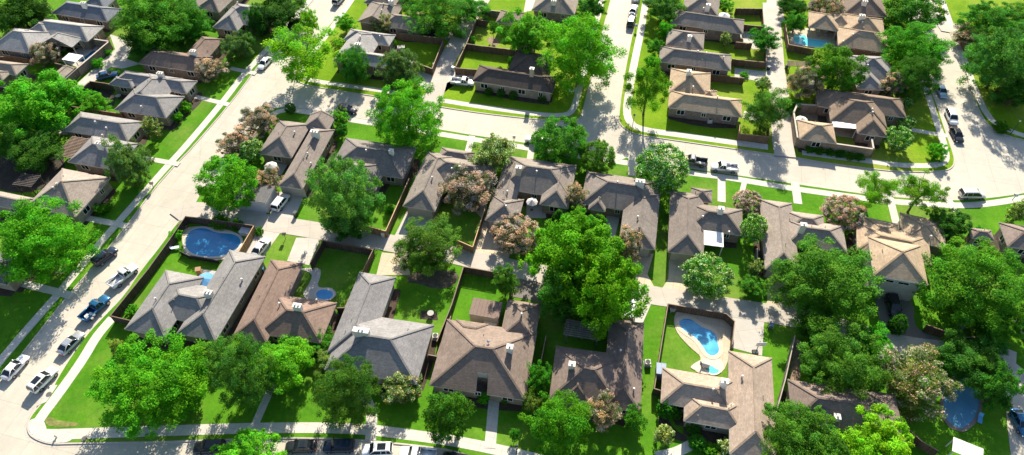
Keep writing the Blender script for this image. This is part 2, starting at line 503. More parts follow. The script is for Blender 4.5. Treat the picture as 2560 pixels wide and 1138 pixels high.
    for p in dish:
        q,zr=onroof(p,.5); m=MB(); m.tube((q.x,q.y,zr-.2),(q.x,q.y,zr+.5),.04,n=6)
        c0=Vector((q.x,q.y,zr+.55)); m.tube(c0,c0+Vector((.05,-.12,.05)),.3,.16,n=14)
        m.build('satellite_dish',[m_plain((.6,.6,.6),.5)],roof,o0)
    # doors and windows
    def blocked(q,me):
        for w in ws:
            if w is me or w.open: continue
            d=Vector((q.x-w.O.x,q.y-w.O.y,0)); s=d.dot(w.a); t=d.dot(w.b)
            if w.ins-.1<s<w.La-w.ins+.1 and w.ins-.1<t<w.Wb-w.ins+.1: return True
        return False
    taken=[]
    def side(w,i):
        a,b=w.u,w.v; O=w.O; ins=w.ins
        c=[O+(a+b)*ins, O+a*(w.L-ins)+b*ins, O+a*(w.L-ins)+b*(w.W-ins), O+a*ins+b*(w.W-ins)]
        p,q=c[i],c[(i+1)%4]; n=[-b,a,b,-a][i]
        return Vector((p.x,p.y,0)),Vector((q.x,q.y,0)),n
    def opening(kind,w,i,t,wd,ht,zs):
        p,q,n=side(w,i); d=(q-p); L=d.length; d.normalize(); c=p+d*(t*L)
        taken.append((c,wd/2+.4))
        frame=m_plain((.72,.68,.6) if kind!='door' else (.3,.2,.14)); m=MB()
        o=c-d*wd/2+Vector((0,0,zs))
        if kind=='window':
            f=.09
            for s0,s1,zz0,zz1 in ((0,wd,0,f),(0,wd,ht-f,ht),(0,f,f,ht-f),(wd-f,wd,f,ht-f),(wd/2-f/2,wd/2+f/2,f,ht-f)):
                m.obox(o+d*s0+Vector((0,0,zz0))-n*.05,d*(s1-s0),n*.12,Vector((0,0,zz1-zz0)))
            ob=m.build('window',[frame],root,o0)
            g=MB(); g.obox(o+d*f*.6-n*.04+Vector((0,0,f*.6)),d*(wd-f*1.2),n*.075,Vector((0,0,ht-f*1.2)))
            g.build('pane',[m_glass()],ob,o0)
        elif kind=='garage_door':
            for k in range(4):
                m.obox(o-n*.05+Vector((0,0,k*ht/4+.02)),d*wd,n*.10,Vector((0,0,ht/4-.035)))
            m.obox(o-n*.06-d*.12,d*.12,n*.14,Vector((0,0,ht+.1))); m.obox(o-n*.06+d*wd,d*.12,n*.14,Vector((0,0,ht+.1))); m.obox(o-n*.06+Vector((0,0,ht)),d*wd,n*.13,Vector((0,0,.1)))
            m.build('garage_door',[m_plain((.42,.37,.31),.7)],root,o0)
        else:
            m.obox(o-n*.05,d*wd,n*.11,Vector((0,0,ht))); ob=m.build('door',[frame],root,o0)
            h=MB(); h.obox(o+d*(wd-.15)+n*.06+Vector((0,0,1.0)),d*.06,n*.06,Vector((0,0,.12))); h.build('handle',[m_plain((.6,.5,.3),.3,.8)],ob,o0)
    for (wi,i,t,wd) in garage: opening('garage_door',ws[wi],i,t,wd,2.15,0.0)
    for (wi,i,t) in doors: opening('door',ws[wi],i,t,1.0,2.1,0.05)
    if autowin:
        for w in ws:            # dark planting beds along the walls that face the photograph
            if w.flat or w.open: continue
            for i in range(4):
                p,q,n=side(w,i); L=(q-p).length; mid=(p+q)/2; d=(q-p).normalized()
                if L<3 or n.dot(-mid.normalized())<.3 or blocked(mid+n*.6,w) or any((mid-x).length<r+1 for x,r in taken): continue
                f=[p+n*.02,q+n*.02,q+n*rng_.uniform(.8,1.3),p+(q-p)*.66+n*rng_.uniform(1.2,2.0),p+(q-p)*.33+n*rng_.uniform(1.0,1.9),p+n*rng_.uniform(.8,1.3)]
                m=MB(); zb=zlev('bed'); m.face([(c.x,c.y,zb) for c in (f if (f[1]-f[0]).cross(f[2]-f[1]).z>0 else f[::-1])]); structure('planting_bed',m,m_dirt((.07,.05,.035)))
        for w in ws:
            if w.flat or w.open or not w.win: continue
            for i in range(4):
                p,q,n=side(w,i); L=(q-p).length
                mid=(p+q)/2
                if n.dot((Vector((0,0,0))-mid).normalized())<.12 or L<2.6: continue
                k=max(1,int(L/4.2))
                for j in range(k):
                    t=(j+.5)/k; c=p+(q-p)*t
                    if blocked(c+n*.5,w) or any((c-x).length<r+1.0 for x,r in taken): continue
                    big=(j%2==0)
                    opening('window',w,i,t,1.7 if big else 1.0,1.3 if big else 1.1,.85 if big else 1.05)
                    if w.z>4.5: opening('window',w,i,t,1.5,1.1,w.z-1.75)
    HOUSES.append((root,ws))
    return root,ws,roof

# ------------------------------------------------------------------ fences
POSTMESH={}
def fence(label,runs,col=(.16,.10,.065),h=1.85,name='wooden_fence',brick=False,group='garden fences'):
    """runs: list of polylines traced along the fence top"""
    first=A(runs[0][0],h)
    root=empty(name,(first.x,first.y,0),label,'fence',group); o0=(first.x,first.y,0)
    mat=m_brick(col) if brick else m_wood(col)
    capm=m_plain(sc(col,1.9) if not brick else (.42,.36,.3))
    th=.22 if brick else .05
    for pl in runs:
        P=[A(p,h) for p in pl]
        for i in range(len(P)-1):
            a,b=Vector((P[i].x,P[i].y,0)),Vector((P[i+1].x,P[i+1].y,0)); d=b-a; L=d.length
            if L<.2: continue
            d.normalize(); n=Vector((-d.y,d.x,0)); m=MB()
            if brick: m.obox(a-n*th/2-d*th/2-Vector((0,0,.05)),d*(L+th),n*th,Vector((0,0,h+.05)))
            else:
                k=max(1,round(L/.62)); s=L/k
                for j in range(k):
                    o=(j%2)*.016; dz=random.uniform(-.03,.03)
                    m.obox(a+d*(j*s+.004)-n*(th/2-o)-Vector((0,0,.05)),d*(s-.008),n*(th*.6),Vector((0,0,h+dz)))
            pn=m.build('panel',[mat],root,o0)
            m=MB()
            if brick: m.obox(a-n*.17-d*.16+Vector((0,0,h)),d*(L+.32),n*.34,Vector((0,0,.09)))
            else:
                m.obox(a-n*.07+Vector((0,0,h+.035)),d*L,n*.14,Vector((0,0,.04)))
            m.build('cap_rail',[capm],root,o0)
            if not brick:
                k=max(1,round(L/2.6))
                for j in range(k+1 if i==len(P)-2 else k):
                    q=a+d*(j*L/k); key=(id(mat),h)
                    if key not in POSTMESH:
                        pm=MB(); pm.box((0,0,h/2+.0),(.12,.12,h+.14),0); ob=pm.build('post',[mat],root)
                        POSTMESH[key]=ob.data
                    else:
                        ob=bpy.data.objects.new('post',POSTMESH[key]); COL.objects.link(ob); ob.parent=root
                    ob.location=(q.x-o0[0],q.y-o0[1],0); ob.rotation_euler=(0,0,math.atan2(d.y,d.x))
    return root

# ------------------------------------------------------------------ trees
def leaf_mesh(name,seed,n,leaf,style,blossom=0.0,bmat='pink'):
    rg=np.random.default_rng(seed)
    def unit(k):
        v=rg.normal(size=(k,3)); return v/np.linalg.norm(v,axis=1,keepdims=True)
    nl,rl,ir={'ball':(170,(.09,.15),(.74,.92)),'lobed':(95,(.10,.20),(.42,.9)),'big':(190,(.075,.155),(.45,.95)),'open':(44,(.12,.22),(.4,.9)),
              'feather':(150,(.07,.14),(.35,.95)),'cone':(90,(.1,.18),(.6,.85))}[style]
    c=unit(nl); 
    low=c[:,2]<-.8; c[low,2]*=.85
    rad=rg.uniform(*ir,size=(nl,1)); c=c*rad
    if style in('lobed','open','big'): c*= (1+.13*rg.normal(size=(nl,1))); q_=np.linalg.norm(c,axis=1,keepdims=True); c=c*np.minimum(1,.92/np.maximum(q_,1e-6))
    if style=='cone':
        t=rg.uniform(-1,1,nl); ang=rg.uniform(0,6.283,nl); rr=(1-(t+1)/2*.85)*.72
        c=np.stack([rr*np.cos(ang),rr*np.sin(ang),t*.92],1)
    sz=rg.uniform(*rl,size=nl)
    w=sz**2; w/=w.sum()
    li=rg.choice(nl,size=n,p=w)
    d=unit(n); d[:,2]=np.where((d[:,2]<-.35)&(rg.uniform(0,1,n)<.45),d[:,2]*-.6,d[:,2]); d/=np.linalg.norm(d,axis=1,keepdims=True)
    flat=np.array([1,1,.82]) if style!='feather' else np.array([1,1,1.1])
    st=np.exp(.22*rg.normal(size=(nl,3))); p=c[li]+d*flat*st[li]*(sz[li]*rg.uniform(.12,1.15,n)**.6)[:,None]
    if style=='feather': p[:,2]+= .12*rg.uniform(0,1,n)*np.abs(d[:,2])
    # a thin scatter of inner leaves
    k=n//9; p[:k]=unit(k)*rg.uniform(.15,.62,size=(k,1))
    lo,hi=np.percentile(p,1.2,axis=0),np.percentile(p,98.8,axis=0); p=(p-(lo+hi)/2)/((hi-lo)/2)
    nrm=d*.55+unit(n)*.65+np.array([0,.1,.4]); nrm/=np.linalg.norm(nrm,axis=1,keepdims=True)
    t=np.cross(nrm,unit(n)); t/=np.linalg.norm(t,axis=1,keepdims=True); b=np.cross(nrm,t)
    s=(leaf*rg.uniform(.6,1.35,n))[:,None]; e=1.0 if style!='feather' else 1.5
    V=np.stack([p-t*s*.5,p-b*s*.36+t*s*.05,p+t*s*.55*e,p+b*s*.36+t*s*.05],1).reshape(-1,3)
    me=bpy.data.meshes.new(name)
    me.vertices.add(4*n); me.vertices.foreach_set('co',V.ravel().astype(np.float32))
    me.loops.add(4*n); me.loops.foreach_set('vertex_index',np.arange(4*n,dtype=np.int32))
    me.polygons.add(n); me.polygons.foreach_set('loop_start',np.arange(0,4*n,4,dtype=np.int32)); me.polygons.foreach_set('loop_total',np.full(n,4,dtype=np.int32))
    mi=np.zeros(n,dtype=np.int32)
    if blossom>0:
        # blossom panicles sit on the outside of some lobes
        hit=rg.uniform(0,1,nl)<min(1,blossom*1.25); out=(d*c[li]).sum(1)>-.03
        mi=((hit[li]&out)&(rg.uniform(0,1,n)<.8)).astype(np.int32)
        if blossom<.3: mi=((out)&(rg.uniform(0,1,n)<blossom)).astype(np.int32)
    me.materials.append(m_leaf('leaf')); me.materials.append(m_leaf(bmat))
    me.polygons.foreach_set('material_index',mi)
    me.update(calc_edges=True)
    # each lobe is its own shoot: younger shoots are paler
    lt=rg.uniform(.74,1.28,nl)[li]*rg.uniform(.72,1.28,n)
    yl=rg.uniform(.8,1.2,nl)[li]
    colr=np.stack([lt*yl,lt,lt*(2-yl)*.95,np.ones(n)],1).repeat(4,axis=0)
    ca=me.color_attributes.new('tint','FLOAT_COLOR','CORNER'); ca.data.foreach_set('color',colr.ravel().astype(np.float32))
    return me
def trunk_mesh(seed,limbs=6):
    rg=random.Random(seed); m=MB()
    pts=[Vector((0,0,-.02)),Vector((rg.uniform(-.02,.02),rg.uniform(-.02,.02),.35)),Vector((rg.uniform(-.05,.05),rg.uniform(-.05,.05),.7))]
    rr=[.075,.052,.044]
    m.tube((0,0,-.02),(0,0,.05),.1,.07,8)
    for i in range(2): m.tube(pts[i],pts[i+1],rr[i],rr[i+1],8)
    for k in range(limbs):
        t=2*math.pi*k/limbs+rg.uniform(-.4,.4); r=rg.uniform(.3,.62)
        a=pts[2]-Vector((0,0,rg.uniform(0,.2))); b=Vector((r*.5*math.cos(t),r*.5*math.sin(t),rg.uniform(.85,1.0))); c=Vector((r*1.1*math.cos(t),r*1.1*math.sin(t),rg.uniform(1.05,1.4)))
        m.tube(a,b,.034,.024,6); m.tube(b,c,.024,.010,6)
    ob=m.build('trunk',[m_bark()],None,uv=False,smooth=True); me=ob.data; bpy.data.objects.remove(ob); return me
CROWNS={}
def crown(style,size,seed,blossom=0.0,bmat='pink'):
    k=(style,size,seed,blossom,bmat)
    if k not in CROWNS:
        n,leaf={'L':(30000,.052),'M':(16000,.072),'S':(6000,.115)}[size]
        if style=='big': n,leaf=44000,.04
        if style=='feather': n=int(n*1.1); leaf*=.9
        if style=='open': n=int(n*.62)
        CROWNS[k]=leaf_mesh('crown',hash(k)%99991 if False else sum(ord(c)*(i+3) for i,c in enumerate(str(k)))%99991,n,leaf,style,blossom,bmat)
    return CROWNS[k]
TR=[]
G_BRIGHT=(.098,.35,.016); G_MID=(.070,.25,.020); G_DARK=(.050,.18,.020); G_YEL=(.20,.46,.014); G_BLUE=(.10,.20,.050); G_OLIVE=(.14,.22,.040); G_BROWN=(.135,.16,.075)
KIND={ # style, colour, blossom, blossom material, name, category, group
 'oak':('lobed',G_DARK,0,'pink','oak_tree','tree','shade trees'),
 'mid':('lobed',G_MID,0,'pink','shade_tree','tree','shade trees'),
 'elm':('lobed',G_BRIGHT,0,'pink','elm_tree','tree','shade trees'),
 'big':('big',G_BRIGHT,0,'pink','elm_tree','tree','shade trees'),
 'bigd':('big',G_MID,0,'pink','shade_tree','tree','shade trees'),
 'ash':('feather',G_BRIGHT,0,'pink','ash_tree','tree','shade trees'),
 'gum':('open',G_YEL,0,'pink','sweetgum_tree','tree','shade trees'),
 'yel':('feather',G_YEL,0,'pink','shade_tree','tree','shade trees'),
 'pine':('feather',G_BLUE,0,'pink','cedar_tree','tree','shade trees'),
 'dense':('ball',G_BRIGHT,0,'pink','elm_tree','tree','shade trees'),
 'ball':('ball',G_MID,0.0,'pale','round_tree','tree','shade trees'),
 'pale':('ball',G_MID,.26,'pale','crepe_myrtle','tree','flowering crepe myrtles'),
 'green':('lobed',G_OLIVE,.22,'pale','crepe_myrtle','tree','flowering crepe myrtles'),
 'pinkg':('lobed',G_OLIVE,.25,'pink','crepe_myrtle','tree','flowering crepe myrtles'),
 'brown':('lobed',G_BROWN,.62,'pink','crepe_myrtle','tree','flowering crepe myrtles'),
 'rose':('ball',G_BROWN,.85,'pink','crepe_myrtle','tree','flowering crepe myrtles'),
 'cone':('cone',G_DARK,0,'pink','cone_shrub','shrub','garden shrubs'),
 'shrub':('ball',G_MID,0,'pink','garden_shrub','shrub','garden shrubs'),
 'bush':('lobed',G_BRIGHT,0,'pink','garden_bush','shrub','garden shrubs'),
}
TRUNKS=[]
def tree(kind,cx,cy,hw,hh,label,clear=None,tint=1.0,seed=None,col=None):
    style,colr,bl,bm,name,cat,grp=KIND[kind]
    small=cat=='shrub'
    if not TRUNKS: TRUNKS.extend(trunk_mesh(i) for i in range(4))
    i=len(TR); sd=(i*7)%3 if seed is None else seed
    v=A((cx,cy),4)
    for _ in range(3):
        r=hw*depth_at(v)/FPX
        th=math.atan2(HCAM-v.z,v.y)
        q=(hh*depth_at(v)/FPX)**2-(r*math.sin(th))**2
        b=math.sqrt(max(q,0))/math.cos(th) if q>0 else .5*r
        b=min(max(b,.55*r),1.35*r)
        cl=clear if clear is not None else (0 if small else .12*b+.6)
        zc=b*.92+cl
        v=A((cx,cy),zc)
    size='L' if r>3.6 else 'M' if r>1.9 else 'S'
    root=empty(name,(v.x,v.y,0),label,cat,grp)
    o=bpy.data.objects.new('crown',crown(style,size,sd,bl,bm)); COL.objects.link(o); o.parent=root
    rg=random.Random(i+11)
    o.location=(0,0,zc*.98); o.scale=(r*.90,r*.90,b*.94); o.rotation_euler=(rg.uniform(-.1,.1),rg.uniform(-.1,.1),rg.uniform(0,6.28))
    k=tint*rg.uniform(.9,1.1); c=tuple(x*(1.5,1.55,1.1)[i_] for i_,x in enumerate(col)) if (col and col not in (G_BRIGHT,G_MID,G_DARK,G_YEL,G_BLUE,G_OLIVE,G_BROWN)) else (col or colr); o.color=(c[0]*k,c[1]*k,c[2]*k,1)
    t=bpy.data.objects.new('trunk' if not small else 'stem',TRUNKS[i%4]); COL.objects.link(t); t.parent=root
    wr=max(.9,min(r,6)*.75) if not small else r*.6
    t.scale=(wr,wr,zc); t.rotation_euler=(0,0,rg.uniform(0,6.28))
    TR.append(root); return root

# ------------------------------------------------------------------ vehicles
def loft(m,secs,n=12,e=3.2,mat=0):
    """secs: x, half width, z bottom, z top -> rounded tube along x"""
    V=[]
    for x,hw,zb,zt in secs:
        for i in range(n):
            t=2*math.pi*(i+.5)/n; c,s=math.cos(t),math.sin(t)
            V.append((x,math.copysign(abs(c)**(2/e),c)*hw,(zb+zt)/2+math.copysign(abs(s)**(2/e),s)*(zt-zb)/2))
    F=[]
    for k in range(len(secs)-1):
        for i in range(n):
            j=(i+1)%n; F.append((k*n+i,k*n+j,(k+1)*n+j,(k+1)*n+i))
    F.append(tuple(range(n))); F.append(tuple(range(len(secs)*n-1,(len(secs)-1)*n-1,-1)))
    m.solid(V,F,mat)
def cabin(m,xb0,xb1,xt0,xt1,zb,zt,wb,wt,mat=0):
    V=[(xb0,-wb,zb),(xb1,-wb,zb),(xb1,wb,zb),(xb0,wb,zb),(xt0,-wt,zt),(xt1,-wt,zt),(xt1,wt,zt),(xt0,wt,zt)]
    m.solid(V,[(3,2,1,0),(4,5,6,7),(0,1,5,4),(1,2,6,5),(2,3,7,6),(3,0,4,7)],mat)
    return V
SPEC={
 'sedan':dict(L=4.8,W=1.82,body=[(-2.4,.70,.42,.80),(-2.32,.84,.30,.95),(-1.7,.90,.22,1.0),(-.5,.91,.2,.98),(.9,.91,.2,.96),(1.7,.89,.22,.88),(2.2,.83,.28,.76),(2.4,.66,.4,.64)],
   cab=(-1.95,1.05,-1.1,.2,.95,1.44,.80,.60),ax=(-1.42,1.45),wr=.33),
 'suv':dict(L=4.75,W=1.9,body=[(-2.37,.74,.45,.95),(-2.3,.88,.34,1.08),(-1.6,.94,.27,1.1),(-.4,.95,.25,1.08),(.9,.95,.25,1.06),(1.75,.93,.27,1.02),(2.2,.87,.33,.92),(2.37,.72,.45,.78)],
   cab=(-2.3,1.15,-2.0,.35,1.05,1.70,.85,.68),ax=(-1.42,1.42),wr=.37),
 'van':dict(L=5.1,W=1.98,body=[(-2.55,.80,.40,1.0),(-2.48,.93,.30,1.1),(-1.6,.97,.22,1.12),(-.4,.98,.22,1.1),(1.0,.98,.22,1.06),(1.9,.95,.24,.98),(2.4,.86,.3,.84),(2.55,.7,.4,.7)],
   cab=(-2.5,1.55,-2.25,.55,1.05,1.75,.88,.72),ax=(-1.5,1.6),wr=.34),
 'pickup':dict(L=5.7,W=2.0,body=[(-.25,.96,.38,1.12),(.3,.98,.34,1.12),(1.2,.98,.34,1.12),(1.9,.96,.36,1.1),(2.6,.92,.42,1.02),(2.84,.8,.5,.85)],
   cab=(-.2,1.45,-.05,.75,1.08,1.80,.88,.72),ax=(-1.75,1.85),wr=.42),
}
CARPROTO={}
def car_parts(kind):
    S=SPEC[kind]; P={}
    m=MB(); loft(m,S['body'])
    if kind=='pickup':
        for y in (-.98,.80): m.obox((-2.8,y,.55),(2.6,0,0),(0,.18,0),(0,0,.6))
        m.obox((-2.85,-.98,.55),(.12,0,0),(0,1.96,0),(0,0,.58)); m.obox((-2.73,-.8,.5),(2.5,0,0),(0,1.6,0),(0,0,.18)); m.obox((-.36,-.8,.55),(.14,0,0),(0,1.6,0),(0,0,.6))
        m.obox((-2.75,-.75,.34),(2.6,0,0),(0,1.5,0),(0,0,.2))
    c=S['cab']; xb0,xb1,xt0,xt1,zb,zt,wb,wt=c
    V=[Vector(p) for p in ((xb0,-wb,zb),(xb1,-wb,zb),(xb1,wb,zb),(xb0,wb,zb),(xt0,-wt,zt),(xt1,-wt,zt),(xt1,wt,zt),(xt0,wt,zt))]
    for i in range(4): m.tube(V[i],V[i+4],.055,.045,6)
    for sgn in (-1,1):
        xs=[(xb0+xb1)/2-.1] + ([xb0+.85] if kind in('suv','van') else [])
        for xm in xs: m.tube((xm,sgn*(wb+.005),zb),(xm-.05,sgn*(wt+.005),zt),.05,.045,6)
        m.box((xb1-.25,sgn*(wb+.16),zb+.08),(.16,.2,.13))
    P['body']=m
    m=MB(); cabin(m,xb0,xb1,xt0,xt1,zb-.03,zt,wb,wt); P['windscreen']=m
    m=MB(); V=[(xt0-.06,-wt-.03,zt-.01),(xt1+.08,-wt-.03,zt-.01),(xt1+.08,wt+.03,zt-.01),(xt0-.06,wt+.03,zt-.01),(xt0+.12,-wt+.1,zt+.06),(xt1-.12,-wt+.1,zt+.06),(xt1-.12,wt-.1,zt+.06),(xt0+.12,wt-.1,zt+.06)]
    m.solid(V,[(3,2,1,0),(4,5,6,7),(0,1,5,4),(1,2,6,5),(2,3,7,6),(3,0,4,7)])
    P['roof_panel']=m
    return P,S
def car(kind,rear,front,paint,label,metal=0.2,z=-.12,group='parked cars and trucks',name=None,length=None):
    a,b=A(rear,z),A(front,z); d=b-a; c=(a+b)/2; rz=math.atan2(d.y,d.x)
    nm={'sedan':'parked_sedan','suv':'parked_suv','van':'parked_minivan','pickup':'pickup_truck'}[kind]
    cat={'sedan':'car','suv':'car','van':'minivan','pickup':'pickup truck'}[kind]
    root=empty(name or nm,(c.x,c.y,z),label,cat,group,rz)
    k=(length or min(max(d.length,SPEC[kind]['L']*.94),SPEC[kind]['L']*1.06))/SPEC[kind]['L']
    root.scale=(k,1,1)
    pm=m_carpaint(paint,metal); gl=m_glass(); rub=m_plain((.018,.018,.018),.8); rim=m_plain((.35,.35,.36),.35,.7)
    hl=m_plain((.75,.75,.72),.15); tl=m_plain((.35,.02,.015),.25)
    if kind not in CARPROTO:
        P,S=car_parts(kind); D={}
        for n,m in P.items():
            ob=m.build(n,[gl if n=='windscreen' else pm],root,smooth=(n=='body'),recalc=True,uv=False)
            D[n]=ob.data; bpy.data.objects.remove(ob)
        m=MB(); m.tube((0,-.11,0),(0,.11,0),S['wr'],n=18); ob=m.build('wheel',[rub],root,uv=False); D['wheel']=ob.data; bpy.data.objects.remove(ob)
        m=MB(); m.tube((0,-.118,0),(0,.118,0),S['wr']*.62,n=12); ob=m.build('rim',[rim],root,uv=False); D['rim']=ob.data; bpy.data.objects.remove(ob)
        m=MB(); m.box((0,0,0),(.14,.34,.14)); ob=m.build('headlight',[hl],root,uv=False); D['headlight']=ob.data; bpy.data.objects.remove(ob)
        m=MB(); m.box((0,0,0),(.1,.26,.17)); ob=m.build('tail_light',[tl],root,uv=False); D['tail_light']=ob.data; bpy.data.objects.remove(ob)
        CARPROTO[kind]=(D,S)
    D,S=CARPROTO[kind]
    def put(n,parent,loc=(0,0,0),paintit=False):
        o=bpy.data.objects.new(n,D[n]); COL.objects.link(o); o.parent=parent; o.location=loc
        if paintit: o.material_slots[0].link='OBJECT'; o.material_slots[0].material=pm
        return o
    put('body',root,paintit=True); put('windscreen',root); put('roof_panel',root,paintit=True)
    hw=S['W']/2-.12
    for x in S['ax']:
        for y in (-hw,hw):
            w=put('wheel',root,(x,y,S['wr'])); put('rim',w)
    fx=S['body'][-1][0]; zf=(S['body'][-1][2]+S['body'][-1][3])/2+.06
    for y in (-1,1):
        put('headlight',root,(fx-.14,y*.62,zf))
        put('tail_light',root,((S['body'][0][0] if kind!='pickup' else -2.83)+.03,y*(.62 if kind!='pickup' else .8),.82))
    return root
# ------------------------------------------------------------------ light, sky, camera
SUN_EL, SUN_AZ = R(31.5), R(7.5)     # the sun stands beyond the scene, a little right of straight ahead
w = bpy.data.worlds.new('World'); scene.world = w; w.use_nodes = True
nt = w.node_tree; sky = nt.nodes.new('ShaderNodeTexSky'); sky.sky_type='NISHITA'; sky.sun_disc=False
sky.sun_elevation=SUN_EL; sky.sun_rotation=SUN_AZ; sky.air_density=1.0; sky.dust_density=1.0
nt.links.new(sky.outputs[0], nt.nodes['Background'].inputs[0]); nt.nodes['Background'].inputs[1].default_value=.080
sd = bpy.data.lights.new('sun','SUN'); sd.energy=4.7; sd.angle=R(.55); sd.color=(1.0,.91,.76)
so = bpy.data.objects.new('sun',sd); COL.objects.link(so)
dirv = Vector((math.sin(SUN_AZ)*math.cos(SUN_EL), math.cos(SUN_AZ)*math.cos(SUN_EL), math.sin(SUN_EL)))
so.rotation_euler = (-dirv).to_track_quat('-Z','Y').to_euler(); so.location=dirv*300
cd = bpy.data.cameras.new('camera'); cam = bpy.data.objects.new('camera',cd); COL.objects.link(cam)
cd.sensor_width=36; cd.lens=36*FPX/2560; cd.clip_end=3000; cd.clip_start=1
cam.location=(0,0,HCAM); cam.rotation_euler=(math.pi/2-PITCH,0,0); scene.camera=cam
scene.view_settings.view_transform='Standard'; scene.view_settings.look='None'; scene.view_settings.exposure=1.4
scene.view_settings.gamma=1
scene.cycles.max_bounces=6; scene.cycles.transmission_bounces=3; scene.cycles.diffuse_bounces=3

# ------------------------------------------------------------------ ground
_d=A((636,179))-A((207,697)); ST=-math.atan2(_d.y,_d.x)
ROAD=m_concrete((.455,.42,.35),4.6,ST,1.0); WALK=m_concrete((.52,.49,.43),1.6,ST,.4); DRIVE=m_concrete((.46,.43,.38),3.2,R(-8),.6)
ALLEY=m_concrete((.43,.39,.335),4.0,R(-9),1.0); KERB=m_concrete((.46,.42,.36),3.0,0.0,.6); TAN=m_concrete((.52,.43,.31),1.2,0.3,.3); ASPH=m_concrete((.16,.145,.13),0,0.0,.8)
GRASS=m_grass((.046,.155,.008),(.092,.235,.012),(.22,.25,.06)); GRASS2=m_grass((.095,.20,.007),(.165,.275,.012),(.29,.30,.06)); SOIL=m_dirt((.05,.042,.033)); BARE=m_dirt((.24,.18,.12))
m=MB(); m.face([(-1500,-600,-.2),(1500,-600,-.2),(1500,2200,-.2),(-1500,2200,-.2)]); structure('ground',m,GRASS)
m=MB(); m.face([(-240,-20,-.12),(240,-20,-.12),(240,200,-.12),(-240,200,-.12)]); structure('road',m,ROAD)
block([(-400,1420),(-130,1110),(3.5,952),(85,848),(163,748.5),(207,697),(242,658),(320,561),(386,472),(443,408),(481,370),(576,260),(636,179),(720,67),(779,0),(860,-95),(935,-180),(-700,-180),(-900,700)],GRASS,KERB,1)
block([(878,0),(849,32),(800,88),(765,135),(735,180),(738,203),(775,215),(811,221),(860,230),(948,242),(1030,255),(1109,269),(1200,283),(1288,293),(1355,300),(1425,304),(1450,299),(1458,281),(1467,242),(1480,190),(1506,84),(1528,0),(1560,-130),(1000,-140)],GRASS2,KERB,2)
block([(1597,0),(1585,63),(1576,102),(1555,211),(1546,285),(1545,306),(1568,328),(1594,337),(1664,348),(1860,376),(1930,386),(1981,393),(2076,410),(2181,423),(2251,430),(2339,430),(2376,425),(2389,408),(2384,380),(2367,334),(2346,267),(2320,200),(2300,120),(2270,40),(2255,0),(2230,-130),(1622,-130)],GRASS2,KERB,2)
block([(2332,-20),(2346,22),(2362,58),(2374,81),(2399,141),(2427,225),(2448,281),(2469,313),(2510,337),(2557,351),(2750,390),(3000,300),(2900,-130),(2290,-130)],GRASS2,KERB,2)
block([(490,505),(501,475),(545,423),(584,377),(657,292),(672,273),(700,266),(744,268),(780,276),(875,291),(932,300),(1102,322),(1185,337),(1325,357),(1430,373),(1537,389),(1578,394.6),(1727,420),(1797,430),(1853,438),(1900,445),(1986,458),(2151,482),(2234,491),(2367,500),(2438,496.5),(2517,488),(2600,474),(2800,440),(3100,600),(3000,1500),(1700,1500),(1400,1260),(1250,1165),(1162,1138),(1127,1128),(1057,1117),(987,1110),(881,1100),(740,1096),(660,1098),(492,1103),(387,1107),(176,1110),(123,1112),(78,1095),(66,1075),(70,1049),(83,1030),(121,986),(151,928),(211,840),(260,788),(309,738),(346,681),(404,609),(432,567)],GRASS,KERB,2)
slab('road',[(2487,869),(2560,925),(2760,1000),(2760,1300),(2545,1300),(2520,1080),(2508,960),(2486,905)],ROAD,'alley')
# sidewalks
for pts,wd in (
 ([(-150,1085),(0,903),(70,820),(148,732),(200,669),(246,612),(295,556),(348,496),(386,452),(425,408),(464,366),(559,253),(604,192),(657,135),(709,74),(748,30),(776,0),(900,-150)],1.5),
 ([(885,-8),(866,20),(825,76),(785,130),(757,172),(752,190),(769,199),(811,207),(881,216),(951,226),(1060,243)],1.4),
 ([(1093,249),(1200,267),(1358,288),(1411,289),(1433,278),(1446,232),(1468,150),(1490,60),(1505,0)],1.4),
 ([(1615,0),(1604,70),(1587,151),(1573,225),(1565,286),(1580,314),(1615,326),(1667,333),(1847,358),(1920,368)],1.7),
 ([(2005,382),(2181,404),(2251,414),(2330,415),(2362,407),(2366,385),(2353,337),(2343,309),(2322,242),(2300,180),(2285,120)],1.4),
 ([(2355,0),(2376,58),(2386,84),(2399,120),(2418,167),(2434,215),(2450,250),(2464,281),(2490,312),(2560,341),(2700,375)],1.4),
 ([(520,470),(570,408),(650,318),(682,284),(715,274),(748,277),(818,290),(934,309),(1092,334),(1180,348),(1295,366),(1327,372),(1430,388),(1537,403),(1587,410),(1727,433),(1797,441),(1860,451),(1900,458),(2005,475),(2153,495),(2227,504),(2357,513),(2427,514),(2497,506),(2560,495),(2800,455)],1.45),
 ([(281,795),(240,842),(207,900),(143,990),(102,1043),(88,1070),(97,1084),(118,1087),(176,1085),(380,1078),(600,1071),(741,1069),(846,1070),(934,1075),(1039,1089),(1127,1101),(1215,1118),(1305,1138),(1420,1170)],1.65)):
    strip('sidewalk',pts,wd,WALK,'walk')
slab('sidewalk',qi((205,885),(300,868),(335,950),(330,1003),(520,1003),(500,1046),(350,1056),(245,1012),(200,955)),WALK,'drive',True)
slab('sidewalk',qi((345,640),(410,640),(330,760),(260,790)),DRIVE,'drive')
